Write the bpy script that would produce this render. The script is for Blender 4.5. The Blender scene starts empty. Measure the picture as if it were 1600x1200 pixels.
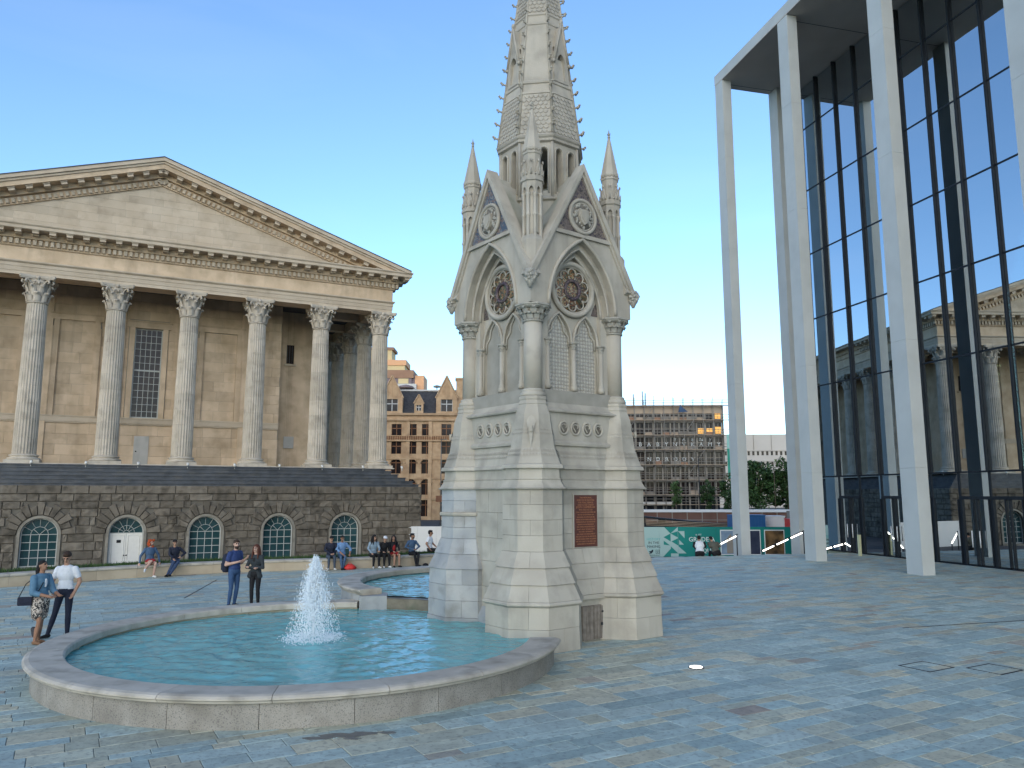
import bpy, bmesh, math, random
import numpy as np
from mathutils import Matrix, Vector, noise as mnoise
random.seed(7)
R = math.radians
sc = bpy.context.scene
# ---------------------------------------------------------------- camera
cam = bpy.data.cameras.new('camera'); camo = bpy.data.objects.new('camera', cam)
sc.collection.objects.link(camo); sc.camera = camo
camo.location = (0, 0, 3.05); camo.rotation_euler = (R(90) + math.atan(172/1200), 0, 0)
cam.sensor_width = 36; cam.lens = 27.0; cam.clip_end = 6000
sc.render.resolution_x, sc.render.resolution_y = 1024, 768
# ---------------------------------------------------------------- world and sun
SUN_EL, SUN_AZ = 8.5, 192.0       # degrees; azimuth clockwise from +Y (the view direction)
w = bpy.data.worlds.new('World'); sc.world = w; w.use_nodes = True
nt = w.node_tree; nt.nodes.clear()
sky = nt.nodes.new('ShaderNodeTexSky'); sky.sky_type = 'NISHITA'; sky.sun_disc = False
sky.sun_elevation = R(SUN_EL); sky.sun_rotation = R(SUN_AZ)
sky.air_density = .7; sky.dust_density = .05; sky.ozone_density = 2.2
bg = nt.nodes.new('ShaderNodeBackground'); bg.inputs[1].default_value = 0.15
wo = nt.nodes.new('ShaderNodeOutputWorld')
# faint high wisps all over the sky
tcw = nt.nodes.new('ShaderNodeTexCoord'); mpw = nt.nodes.new('ShaderNodeMapping'); mpw.inputs['Scale'].default_value = (1.2, 1.2, 4.5); nt.links.new(tcw.outputs['Generated'], mpw.inputs[0])
nzw = nt.nodes.new('ShaderNodeTexNoise'); nzw.inputs['Scale'].default_value = 2.2; nzw.inputs['Detail'].default_value = 7; nzw.inputs['Distortion'].default_value = .8; nt.links.new(mpw.outputs[0], nzw.inputs['Vector'])
mrw = nt.nodes.new('ShaderNodeMapRange'); mrw.inputs[1].default_value = .5; mrw.inputs[2].default_value = .8; mrw.inputs[4].default_value = .05; nt.links.new(nzw.outputs[0], mrw.inputs[0])
mxw = nt.nodes.new('ShaderNodeMix'); mxw.data_type = 'RGBA'; mxw.inputs[7].default_value = (2.6, 2.8, 3.0, 1); nt.links.new(mrw.outputs[0], mxw.inputs[0]); nt.links.new(sky.outputs[0], mxw.inputs[6])
nt.links.new(mxw.outputs[2], bg.inputs[0]); nt.links.new(bg.outputs[0], wo.inputs[0])
sl = bpy.data.lights.new('fill_sun', 'SUN'); so = bpy.data.objects.new('fill_sun', sl); sc.collection.objects.link(so)
sl.energy = 1.0; sl.angle = R(85); sl.color = (1.0, .82, .55)  # broad warm fill added from behind the camera, away from the actual sunlight
sd = Vector((math.sin(R(SUN_AZ))*math.cos(R(SUN_EL)), math.cos(R(SUN_AZ))*math.cos(R(SUN_EL)), math.sin(R(SUN_EL))))
so.rotation_euler = sd.to_track_quat('Z', 'Y').to_euler(); so.location = sd*100
sc.view_settings.view_transform = 'Standard'; sc.view_settings.look = 'None'
sc.view_settings.exposure = 1.63; sc.view_settings.gamma = 1
sc.render.engine = 'CYCLES'
sc.cycles.max_bounces = 6; sc.cycles.transparent_max_bounces = 12; sc.cycles.caustics_reflective = False; sc.cycles.caustics_refractive = False

# ---------------------------------------------------------------- materials
MT = {}
def N(t, k, **kw):
    n = t.nodes.new(k)
    for a, b in kw.items(): setattr(n, a, b)
    return n
def mat(name, c1, c2=None, scale=2.0, rough=.85, var=.0, stain=None, streak=None, bump=.0, bscale=40, spec=.3, metal=0, detail=6, lo=.35, hi=.65, attr=False, speck=None):
    """stone / paint material: two colours by noise, per-piece value shift, dirt stains, rain streaks, fine relief"""
    m = bpy.data.materials.new(name); m.use_nodes = True; t = m.node_tree; L = t.links
    b = t.nodes['Principled BSDF']; b.inputs['Roughness'].default_value = rough; b.inputs['Metallic'].default_value = metal
    b.inputs['Specular IOR Level'].default_value = spec
    geo = N(t, 'ShaderNodeNewGeometry'); pos = geo.outputs['Position']
    def noise(s, sc3=None, d=detail):
        n = N(t, 'ShaderNodeTexNoise'); n.inputs['Scale'].default_value = s; n.inputs['Detail'].default_value = d
        src = pos
        if sc3:
            mp = N(t, 'ShaderNodeMapping'); mp.inputs['Scale'].default_value = sc3; L.new(pos, mp.inputs[0]); src = mp.outputs[0]
        L.new(src, n.inputs['Vector']); return n.outputs['Fac']
    def ramp(f, a, c):
        r = N(t, 'ShaderNodeMapRange'); r.inputs[1].default_value = a; r.inputs[2].default_value = c; L.new(f, r.inputs[0]); return r.outputs[0]
    def mix(f, a, c, blend='MIX'):
        x = N(t, 'ShaderNodeMix', data_type='RGBA', blend_type=blend)
        if isinstance(f, (int, float)): x.inputs[0].default_value = f
        else: L.new(f, x.inputs[0])
        for i, v in ((6, a), (7, c)):
            if isinstance(v, tuple): x.inputs[i].default_value = (*v, 1)
            else: L.new(v, x.inputs[i])
        return x.outputs[2]
    if attr:
        at = N(t, 'ShaderNodeAttribute', attribute_name='col'); col = at.outputs['Color']
        col = mix(ramp(noise(scale), lo, hi), col, mix(1.0, col, c1, 'MULTIPLY'))
    else:
        col = mix(ramp(noise(scale), lo, hi), c1, c2 or c1)
    if stain:
        sc_, amt, ss = stain
        s = ramp(noise(ss, d=8), .5, .72); mu = N(t, 'ShaderNodeMath', operation='MULTIPLY'); mu.inputs[1].default_value = amt; L.new(s, mu.inputs[0])
        col = mix(mu.outputs[0], col, sc_)
    if streak:
        sc_, amt, ss = streak
        s = ramp(noise(ss, (1, 1, .12), 4), .52, .75); mu = N(t, 'ShaderNodeMath', operation='MULTIPLY'); mu.inputs[1].default_value = amt; L.new(s, mu.inputs[0])
        col = mix(mu.outputs[0], col, sc_)
    if speck:
        sc_, amt, ss = speck
        s = ramp(noise(ss, d=2), .55, .62); mu = N(t, 'ShaderNodeMath', operation='MULTIPLY'); mu.inputs[1].default_value = amt; L.new(s, mu.inputs[0])
        col = mix(mu.outputs[0], col, sc_)
    if var:
        oi = N(t, 'ShaderNodeObjectInfo')
        ad = N(t, 'ShaderNodeMath', operation='ADD'); L.new(oi.outputs['Random'], ad.inputs[0]); L.new(geo.outputs['Random Per Island'], ad.inputs[1])
        fr = N(t, 'ShaderNodeMath', operation='FRACT'); L.new(ad.outputs[0], fr.inputs[0])
        mr = N(t, 'ShaderNodeMapRange'); mr.inputs[3].default_value = 1-var; mr.inputs[4].default_value = 1+var; L.new(fr.outputs[0], mr.inputs[0])
        hs = N(t, 'ShaderNodeHueSaturation'); L.new(mr.outputs[0], hs.inputs['Value']); L.new(col, hs.inputs['Color']); col = hs.outputs[0]
    L.new(col, b.inputs['Base Color'])
    if bump:
        bn = N(t, 'ShaderNodeBump'); bn.inputs['Strength'].default_value = bump; bn.inputs['Distance'].default_value = .02
        L.new(noise(bscale), bn.inputs['Height']); L.new(bn.outputs[0], b.inputs['Normal'])
    MT[name] = m; return m
def glass(name, tint, base_fac, rough=.0, bump=0, bscale=6, ior=1.45, refl=(1, 1, 1), bsc3=(1, 1, 1)):
    m = bpy.data.materials.new(name); m.use_nodes = True; t = m.node_tree; L = t.links; t.nodes.clear()
    o = N(t, 'ShaderNodeOutputMaterial'); tr = N(t, 'ShaderNodeBsdfTransparent'); tr.inputs[0].default_value = (*tint, 1)
    gl = N(t, 'ShaderNodeBsdfGlossy'); gl.inputs['Roughness'].default_value = rough; gl.inputs[0].default_value = (*refl, 1)
    fr = N(t, 'ShaderNodeFresnel'); fr.inputs[0].default_value = ior
    mr = N(t, 'ShaderNodeMapRange'); mr.inputs[3].default_value = base_fac; mr.inputs[4].default_value = 1; L.new(fr.outputs[0], mr.inputs[0])
    mx = N(t, 'ShaderNodeMixShader'); L.new(mr.outputs[0], mx.inputs[0]); L.new(tr.outputs[0], mx.inputs[1]); L.new(gl.outputs[0], mx.inputs[2]); L.new(mx.outputs[0], o.inputs[0])
    if bump:
        g = N(t, 'ShaderNodeNewGeometry'); mp = N(t, 'ShaderNodeMapping'); mp.inputs['Scale'].default_value = bsc3; L.new(g.outputs['Position'], mp.inputs[0])
        n = N(t, 'ShaderNodeTexNoise'); n.inputs['Scale'].default_value = bscale; n.inputs['Detail'].default_value = 3; L.new(mp.outputs[0], n.inputs['Vector'])
        bn = N(t, 'ShaderNodeBump'); bn.inputs['Strength'].default_value = bump; bn.inputs['Distance'].default_value = .05
        L.new(n.outputs[0], bn.inputs['Height']); L.new(bn.outputs[0], gl.inputs['Normal']); L.new(bn.outputs[0], fr.inputs['Normal'])
    MT[name] = m; return m
def emit(name, col, s):
    m = bpy.data.materials.new(name); m.use_nodes = True; b = m.node_tree.nodes['Principled BSDF']
    b.inputs['Base Color'].default_value = (*col, 1); b.inputs['Emission Color'].default_value = (*col, 1); b.inputs['Emission Strength'].default_value = s
    MT[name] = m; return m

mat('lime', (.385, .35, .288), (.445, .412, .345), 1.3, .9, var=.05, stain=((.235, .22, .185), .6, 1.8), streak=((.245, .235, .2), .55, 3.0), bump=.2, bscale=30)
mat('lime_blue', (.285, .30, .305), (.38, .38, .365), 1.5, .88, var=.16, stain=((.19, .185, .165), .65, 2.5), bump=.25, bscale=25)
mat('carved', (0.333, 0.316, 0.269), (0.400, 0.385, 0.335), 6, .92, stain=((0.185, 0.169, 0.140), .5, 6), bump=.6, bscale=55)
mat('tan', (.53, .40, .265), (.66, .51, .355), .9, .92, var=.11, stain=((.36, .265, .165), .6, 1.2), streak=((.30, .23, .155), .45, 1.4), bump=.3, bscale=14)
mat('tan_pale', (.50, .41, .30), (.56, .47, .355), .8, .9, var=.08, stain=((.34, .27, .19), .5, 1.5), bump=.2, bscale=20)
mat('col_stone', (.45, .395, .315), (.53, .47, .385), 1.2, .92, var=.09, stain=((.27, .235, .185), .55, 2.0), streak=((.25, .225, .185), .45, 3), bump=.25, bscale=20)
mat('rust', (.08, .068, .052), (.235, .2, .155), 1.7, .95, var=.25, stain=((.026, .024, .02), .85, 1.7), streak=((.25, .225, .185), .4, 2.5), bump=.8, bscale=8)
mat('rust_pale', (0.216, 0.196, 0.160), (0.288, 0.264, 0.216), 2, .92, var=.1, stain=((0.128, 0.112, 0.088), .6, 3), bump=.3, bscale=20)
mat('mortar_and_shade', (0.119, 0.105, 0.084), (0.154, 0.140, 0.115), 3, .95)  # joint colour; also paints recess shade in the roundels and lucarnes
mat('mortar_pale', (.27, .255, .215), (.33, .31, .265), 3, .95)
mat('lead', (.035, .04, .048), (.07, .078, .09), 1.5, .6, stain=((.10, .095, .085), .6, 2), bump=.2, bscale=10, spec=.5)
mat('slate', (.045, .046, .05), (.075, .076, .08), 3, .7, var=.15, bump=.3, bscale=20)
mat('white_paint', (.68, .66, .60), (.74, .72, .66), 3, .55, stain=((.5, .47, .4), .4, 3))
mat('bar_paint', (.46, .47, .44), None, 3, .5)
mat('grey_door', (.42, .41, .37), (.48, .46, .42), 2, .7, streak=((.3, .28, .24), .5, 4))
mat('pane_teal', (.018, .05, .055), (.03, .075, .08), .8, .06, spec=.7)
mat('pane_dark', (.012, .011, .013), (.035, .024, .020), .6, .12, spec=.16)
mat('dark', (.012, .012, .013), None, 3, .8)
mat('dark_metal', (.02, .02, .022), None, 3, .45, spec=.5)
mat('paver', (.80, .80, .80), None, 5, .68, stain=((.2, .215, .21), .35, .7), bump=.2, bscale=30, spec=.3, attr=True, speck=((.13, .135, .135), .35, 14))
mat('paver_bed', (.13, .135, .13), (.19, .195, .19), 2, .8)
mat('asphalt', (.06, .06, .062), (.085, .085, .085), 1, .9, bump=.3)
mat('coping', (.40, .36, .295), (.50, .455, .38), 2.2, .8, var=.08, stain=((.21, .19, .15), .75, 2.4), streak=((.25, .225, .18), .5, 2), bump=.2, bscale=25)
mat('granite', (.255, .235, .20), (.33, .305, .265), 3, .8, var=.06, speck=((.13, .12, .11), .7, 60), stain=((.17, .15, .125), .5, 1.6), bump=.3, bscale=70)
mat('wet_stone', (.085, .07, .045), (.16, .135, .09), 3, .35, var=.15, stain=((.06, .07, .035), .7, 4), bump=.4, bscale=20, spec=.6)
mat('seat_stone', (.40, .33, .235), (.47, .395, .29), 1.2, .85, var=.06, stain=((.30, .24, .17), .5, 1.5), bump=.1)
mat('pool_floor', (0.112, 0.580, 0.634), (0.165, 0.681, 0.716), .7, .8, stain=((0.090, 0.464, 0.486), .5, 1.5))
mat('jet', (.86, .93, .97), None, 5, .35, spec=.6)
jm = MT['jet'].node_tree; jt = N(jm, 'ShaderNodeBsdfTransparent'); jx = N(jm, 'ShaderNodeMixShader'); jx.inputs[0].default_value = .58
jm.links.new(jt.outputs[0], jx.inputs[1]); jm.links.new(jm.nodes['Principled BSDF'].outputs[0], jx.inputs[2]); jm.links.new(jx.outputs[0], jm.nodes['Material Output'].inputs[0])
mat('grass', (.035, .075, .018), (.06, .115, .03), 3, .8, var=.3)
mat('leaf', (.022, .055, .017), (.05, .10, .03), .8, .6, var=.45)
mat('leaf_lt', (.05, .10, .03), (.09, .15, .045), .8, .6, var=.4)
mat('bark', (.09, .07, .05), (.13, .1, .075), 6, .9, bump=.5)
mat('soil', (.05, .045, .03), (.08, .065, .045), 4, .95)
mat('bcol', (0.450, 0.480, 0.475), (0.491, 0.519, 0.510), .7, .75, stain=((0.396, 0.407, 0.390), .4, .9))
mat('soffit', (.56, .505, .445), (.62, .56, .50), .6, .7)
mat('fin', (.010, .014, .02), (.016, .021, .028), 2, .5, spec=.25)
mat('int_wall', (.2, .22, .16), (.28, .29, .2), .3, .8)
mat('int_col', (.6, .6, .38), (.68, .68, .44), .5, .7)
mat('int_ceil', (.35, .38, .3), (.42, .45, .36), .5, .8)
glass('facade_glass', (.42, .55, .52), .62, refl=(.86, .94, 1.0), bump=.02, bscale=.4)
def water_mat(name, body, ior=1.33):
    m = bpy.data.materials.new(name); m.use_nodes = True; t = m.node_tree; L = t.links; t.nodes.clear()
    o = N(t, 'ShaderNodeOutputMaterial'); tr = N(t, 'ShaderNodeBsdfTransparent'); tr.inputs[0].default_value = (.78, .96, .97, 1)
    di = N(t, 'ShaderNodeBsdfDiffuse'); gl = N(t, 'ShaderNodeBsdfGlossy'); gl.inputs['Roughness'].default_value = .03
    g = N(t, 'ShaderNodeNewGeometry'); n = N(t, 'ShaderNodeTexNoise'); n.inputs['Scale'].default_value = 9; n.inputs['Detail'].default_value = 2; L.new(g.outputs['Position'], n.inputs['Vector'])
    bn = N(t, 'ShaderNodeBump'); bn.inputs['Strength'].default_value = .5; bn.inputs['Distance'].default_value = .02; L.new(n.outputs[0], bn.inputs['Height'])
    n2 = N(t, 'ShaderNodeTexNoise'); n2.inputs['Scale'].default_value = .9; n2.inputs['Detail'].default_value = 4; L.new(g.outputs['Position'], n2.inputs['Vector'])
    cm = N(t, 'ShaderNodeMix', data_type='RGBA'); cm.inputs[6].default_value = (*[c*.8 for c in body], 1); cm.inputs[7].default_value = (*[min(.85, c*1.15) for c in body], 1); L.new(n2.outputs[0], cm.inputs[0]); L.new(cm.outputs[2], di.inputs[0]); L.new(bn.outputs[0], di.inputs['Normal'])
    m1 = N(t, 'ShaderNodeMixShader'); m1.inputs[0].default_value = .55; L.new(tr.outputs[0], m1.inputs[1]); L.new(di.outputs[0], m1.inputs[2])
    fr = N(t, 'ShaderNodeFresnel'); fr.inputs[0].default_value = ior; L.new(bn.outputs[0], fr.inputs['Normal']); L.new(bn.outputs[0], gl.inputs['Normal'])
    m2 = N(t, 'ShaderNodeMixShader'); L.new(fr.outputs[0], m2.inputs[0]); L.new(m1.outputs[0], m2.inputs[1]); L.new(gl.outputs[0], m2.inputs[2]); L.new(m2.outputs[0], o.inputs[0]); MT[name] = m
water_mat('water', (.30, .82, .80))
mat('terra', (.46, .295, .165), (.55, .375, .22), 1.5, .9, var=.10, stain=((.26, .15, .09), .5, .8), bump=.2, bscale=8)
mat('terra_dk', (.22, .10, .05), (.29, .14, .07), 1.5, .9, stain=((.12, .06, .035), .5, .8))
mat('wood', (.16, .135, .11), (.24, .205, .17), 9, .85, streak=((.09, .075, .06), .7, 14), bump=.4)
mat('bronze', (.075, .022, .014), (.10, .03, .02), 4, .5, spec=.5)
mat('gold', (.33, .15, .08), None, 4, .5)
mat('hoard_teal', (.008, .20, .175), (.01, .22, .19), .5, .6)
mat('hoard_pale', (.32, .47, .45), (.35, .5, .48), .5, .6)
mat('hoard_white', (.6, .6, .57), (.64, .63, .6), .5, .7)
mat('ink', (.02, .03, .04), None, 2, .7); mat('ink_white', (.75, .78, .76), None, 2, .7); mat('ink_teal', (.12, .42, .40), None, 2, .7)
mat('posterA', (.06, .13, .24), (.30, .40, .5), .8, .5); mat('posterB', (.02, .03, .06), (.05, .06, .1), 1.2, .5); mat('posterC', (.05, .035, .02), (.33, .19, .08), 1.4, .5)
mat('concrete', (.23, .205, .175), (.31, .28, .24), .4, .9, stain=((.2, .18, .15), .5, .5))
mat('pinkish', (.40, .31, .23), (.46, .36, .27), .4, .9)
mat('scaf', (.19, .175, .15), (.28, .255, .22), 2, .6); mat('board', (.34, .26, .18), (.42, .33, .24), 1, .8)
mat('net', (.02, .21, .15), (.04, .28, .2), .6, .8); mat('net_pale', (.2, .42, .36), (.3, .5, .44), .6, .8)
mat('office', (.46, .42, .37), (.5, .46, .41), .2, .85, var=.04)
mat('cream', (.62, .48, .26), (.68, .54, .3), .3, .8); mat('sunlit_peach', (.72, .38, .2), (.76, .44, .25), .3, .8); mat('brownclad', (.3, .17, .11), (.37, .22, .14), .5, .8); mat('mauve', (.22, .17, .18), None, .5, .8); mat('offwhite', (.6, .58, .54), None, .5, .7)  # warm sunset light is put into the tower's yellow and orange colours
mat('brick', (.15, .08, .06), (.2, .11, .085), .6, .9)
mat('blue_box', (.03, .12, .3), None, 1, .5); mat('red', (.55, .03, .025), (.65, .05, .04), 5, .5); mat('greenbox', (.02, .2, .08), None, 1, .6); mat('white', (.75, .75, .74), None, 1, .5)
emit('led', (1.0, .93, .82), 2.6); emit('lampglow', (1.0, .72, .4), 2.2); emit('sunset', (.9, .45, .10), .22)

# mosaics: many small coloured tesserae
def mosaic(name, cols, scale, rough=.6):
    m = bpy.data.materials.new(name); m.use_nodes = True; t = m.node_tree; L = t.links; b = t.nodes['Principled BSDF']; b.inputs['Roughness'].default_value = rough
    g = N(t, 'ShaderNodeNewGeometry'); v = N(t, 'ShaderNodeTexVoronoi'); v.inputs['Scale'].default_value = scale; L.new(g.outputs['Position'], v.inputs['Vector'])
    v2 = N(t, 'ShaderNodeTexVoronoi'); v2.inputs['Scale'].default_value = scale*.22; L.new(g.outputs['Position'], v2.inputs['Vector'])
    sp = N(t, 'ShaderNodeSeparateColor'); L.new(v.outputs['Color'], sp.inputs[0]); sp2 = N(t, 'ShaderNodeSeparateColor'); L.new(v2.outputs['Color'], sp2.inputs[0])
    mx = N(t, 'ShaderNodeMix'); mx.inputs[0].default_value = .6; L.new(sp.outputs[0], mx.inputs[2]); L.new(sp2.outputs[0], mx.inputs[3])
    r = N(t, 'ShaderNodeValToRGB'); r.color_ramp.interpolation = 'CONSTANT'
    n = len(cols)
    while len(r.color_ramp.elements) < n: r.color_ramp.elements.new(.5)
    for i, c in enumerate(cols): r.color_ramp.elements[i].position = .12 + .76*i/n; r.color_ramp.elements[i].color = (*c, 1)
    L.new(mx.outputs[0], r.inputs[0]); L.new(r.outputs[0], b.inputs['Base Color']); MT[name] = m
mosaic('mosaic_rose', [(.05, .055, .035), (.25, .12, .05), (.10, .11, .06), (.34, .27, .16), (.06, .055, .065), (.19, .085, .05), (.27, .235, .165)], 30)
mosaic('mosaic_blue', [(.06, .085, .12), (.13, .145, .165), (.11, .085, .085), (.2, .19, .18), (.05, .08, .12), (.18, .125, .1)], 26)
mosaic('mosaic_brown', [(.05, .042, .04), (.12, .095, .085), (.16, .13, .11), (.07, .055, .07), (.20, .16, .12)], 26)
mosaic('mosaic_purple', [(.06, .035, .05), (.11, .08, .09), (.045, .035, .045), (.15, .11, .095)], 40)
mosaic('skirt_print', [(.02, .02, .022), (.5, .44, .38), (.03, .03, .03), (.3, .24, .2)], 45, .8)

# diaper-carved panels: fine relief of repeated leaves
def diaper(name):
    m = bpy.data.materials.new(name); m.use_nodes = True; t = m.node_tree; L = t.links; b = t.nodes['Principled BSDF']; b.inputs['Roughness'].default_value = .9
    tc = N(t, 'ShaderNodeTexCoord'); v = N(t, 'ShaderNodeTexVoronoi'); v.inputs['Scale'].default_value = 12; v.inputs['Randomness'].default_value = .12; L.new(tc.outputs['Object'], v.inputs['Vector'])
    n = N(t, 'ShaderNodeTexNoise'); n.inputs['Scale'].default_value = 60; L.new(tc.outputs['Object'], n.inputs['Vector'])
    ad = N(t, 'ShaderNodeMath', operation='MULTIPLY_ADD'); ad.inputs[1].default_value = .5; L.new(n.outputs[0], ad.inputs[0]); L.new(v.outputs['Distance'], ad.inputs[2])
    mr = N(t, 'ShaderNodeMapRange'); mr.inputs[1].default_value = .35; mr.inputs[2].default_value = .9; L.new(ad.outputs[0], mr.inputs[0])
    mx = N(t, 'ShaderNodeMix', data_type='RGBA'); mx.inputs[6].default_value = (.74, .70, .61, 1); mx.inputs[7].default_value = (.33, .31, .265, 1); L.new(mr.outputs[0], mx.inputs[0]); L.new(mx.outputs[2], b.inputs['Base Color'])
    bn = N(t, 'ShaderNodeBump'); bn.inputs['Strength'].default_value = 1; bn.inputs['Distance'].default_value = .03; bn.invert = True; L.new(mr.outputs[0], bn.inputs['Height']); L.new(bn.outputs[0], b.inputs['Normal']); MT[name] = m
diaper('diaper')

# ---------------------------------------------------------------- mesh helpers
class MB:
    def __init__(s): s.v = []; s.f = []; s.m = []; s.sm = []
    def add(s, vs, fs, m=0, smooth=False, M=None):
        o = len(s.v)
        s.v += [tuple(M @ Vector(p)) for p in vs] if M is not None else [tuple(p) for p in vs]
        for f in fs: s.f.append(tuple(i+o for i in f)); s.m.append(m); s.sm.append(smooth)
        return s
    def box(s, x0, x1, y0, y1, z0, z1, m=0, M=None):
        return s.add([(x0, y0, z0), (x1, y0, z0), (x1, y1, z0), (x0, y1, z0), (x0, y0, z1), (x1, y0, z1), (x1, y1, z1), (x0, y1, z1)],
                     [(0, 3, 2, 1), (4, 5, 6, 7), (0, 1, 5, 4), (1, 2, 6, 5), (2, 3, 7, 6), (3, 0, 4, 7)], m, False, M)
    def loft(s, rings, m=0, smooth=False, caps=True, M=None):
        n = len(rings[0]); vs = [p for r in rings for p in r]; fs = []
        for i in range(len(rings)-1):
            for j in range(n):
                k = (j+1) % n; fs.append((i*n+j, i*n+k, (i+1)*n+k, (i+1)*n+j))
        if caps: fs += [tuple(reversed(range(n))), tuple(range((len(rings)-1)*n, len(rings)*n))]
        return s.add(vs, fs, m, smooth, M)
    def lathe(s, prof, n=16, c=(0, 0), m=0, smooth=True, rot=0, M=None, caps=True):
        return s.loft([[(c[0]+r*math.cos(2*math.pi*j/n+rot), c[1]+r*math.sin(2*math.pi*j/n+rot), z) for j in range(n)] for r, z in prof], m, smooth, caps, M)
    def octs(s, prof, c=(0, 0), m=0, M=None):      # prof of (apothem, z), flats facing the axes
        return s.lathe([(a/math.cos(math.pi/8), z) for a, z in prof], 8, c, m, False, math.pi/8, M)
    def tube(s, p, q, r0, r1=None, n=8, m=0, smooth=True, M=None):
        r1 = r0 if r1 is None else r1
        p, q = Vector(p), Vector(q); d = (q-p); Q = d.to_track_quat('Z', 'Y').to_matrix(); rs = []
        for c, r in ((p, r0), (q, r1)): rs.append([tuple(c+Q @ Vector((r*math.cos(2*math.pi*j/n), r*math.sin(2*math.pi*j/n), 0))) for j in range(n)])
        return s.loft(rs, m, smooth, True, M)
    def pipe(s, pts, r, n=6, m=0, closed=False, M=None, smooth=True):
        pts = [Vector(p) for p in pts]; K = len(pts); rs = []
        for i, p in enumerate(pts):
            a = pts[(i-1) % K] if (closed or i > 0) else p; b = pts[(i+1) % K] if (closed or i < K-1) else p
            Q = (b-a).to_track_quat('Z', 'Y').to_matrix(); rr = r[i] if isinstance(r, (list, tuple)) else r
            t = (b-a).normalized(); up = Vector((0, 1, 0)) if abs(t.y) < .9 else Vector((1, 0, 0))
            e1 = t.cross(up).normalized(); e2 = t.cross(e1)
            rs.append([tuple(p+e1*rr*math.cos(2*math.pi*j/n)+e2*rr*math.sin(2*math.pi*j/n)) for j in range(n)])
        if closed: rs.append(rs[0])
        return s.loft(rs, m, smooth, not closed, M)
    def prism(s, poly, y0, y1, m=0, M=None):       # poly in x-z, extruded along y
        n = len(poly); vs = [(x, y0, z) for x, z in poly]+[(x, y1, z) for x, z in poly]
        return s.add(vs, [tuple(range(n)), tuple(reversed(range(n, 2*n)))]+[(i, i+n, (i+1) % n+n, (i+1) % n) for i in range(n)], m, False, M)
    def flat(s, poly, z0, z1, m=0, M=None):        # poly in x-y, extruded along z
        n = len(poly); vs = [(x, y, z0) for x, y in poly]+[(x, y, z1) for x, y in poly]
        return s.add(vs, [tuple(reversed(range(n))), tuple(range(n, 2*n))]+[(i, (i+1) % n, (i+1) % n+n, i+n) for i in range(n)], m, False, M)
    def sphere(s, c, r, n=10, k=6, m=0, sc3=(1, 1, 1), M=None):
        pr = [(max(1e-4, r*math.sin(math.pi*i/k)), -r*math.cos(math.pi*i/k)) for i in range(k+1)]
        T = Matrix.Translation(c) @ Matrix.Diagonal((*sc3, 1)); T = (M @ T) if M is not None else T
        return s.lathe(pr, n, (0, 0), m, True, 0, T)
    def build(s, name, mats, parent=None, loc=None, rotz=None, recalc=True):
        me = bpy.data.meshes.new(name); me.from_pydata(s.v, [], s.f)
        for m in (mats if isinstance(mats, (list, tuple)) else [mats]): me.materials.append(MT[m])
        me.polygons.foreach_set('material_index', s.m); me.polygons.foreach_set('use_smooth', s.sm)
        if not recalc: return link(name, me, parent, loc, rotz)
        bm = bmesh.new(); bm.from_mesh(me); bmesh.ops.recalc_face_normals(bm, faces=bm.faces); bm.to_mesh(me); bm.free()
        return link(name, me, parent, loc, rotz)
COL = sc.collection
def link(name, me, parent=None, loc=None, rotz=None):
    o = bpy.data.objects.new(name, me); COL.objects.link(o)
    if parent: o.parent = parent
    if loc: o.location = loc
    if rotz is not None: o.rotation_euler = (0, 0, rotz)
    return o
def tag(o, label=None, cat=None, group=None, kind=None):
    if label: o['label'] = label
    if cat: o['category'] = cat
    if group: o['group'] = group
    if kind: o['kind'] = kind
    return o
def empty(name, loc=(0, 0, 0), rotz=0, label=None, cat=None, group=None):
    o = bpy.data.objects.new(name, None); COL.objects.link(o); o.location = loc; o.rotation_euler = (0, 0, rotz); o.empty_display_size = .3
    return tag(o, label, cat, group)
def copy_tree(o, parent=None):
    c = o.copy(); COL.objects.link(c); c.parent = parent
    for ch in list(KIDS(o)): copy_tree(ch, c)
    return c
def KIDS(o): return [x for x in bpy.data.objects if x.parent == o]
def round_arch(hw, zs): return lambda x: zs+math.sqrt(max(0, hw*hw-x*x))
def point_arch(hw, zs, k=1.92):
    Rr = hw*k; return lambda x: zs+math.sqrt(max(0, Rr*Rr-(abs(x)+Rr-hw)**2))
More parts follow.
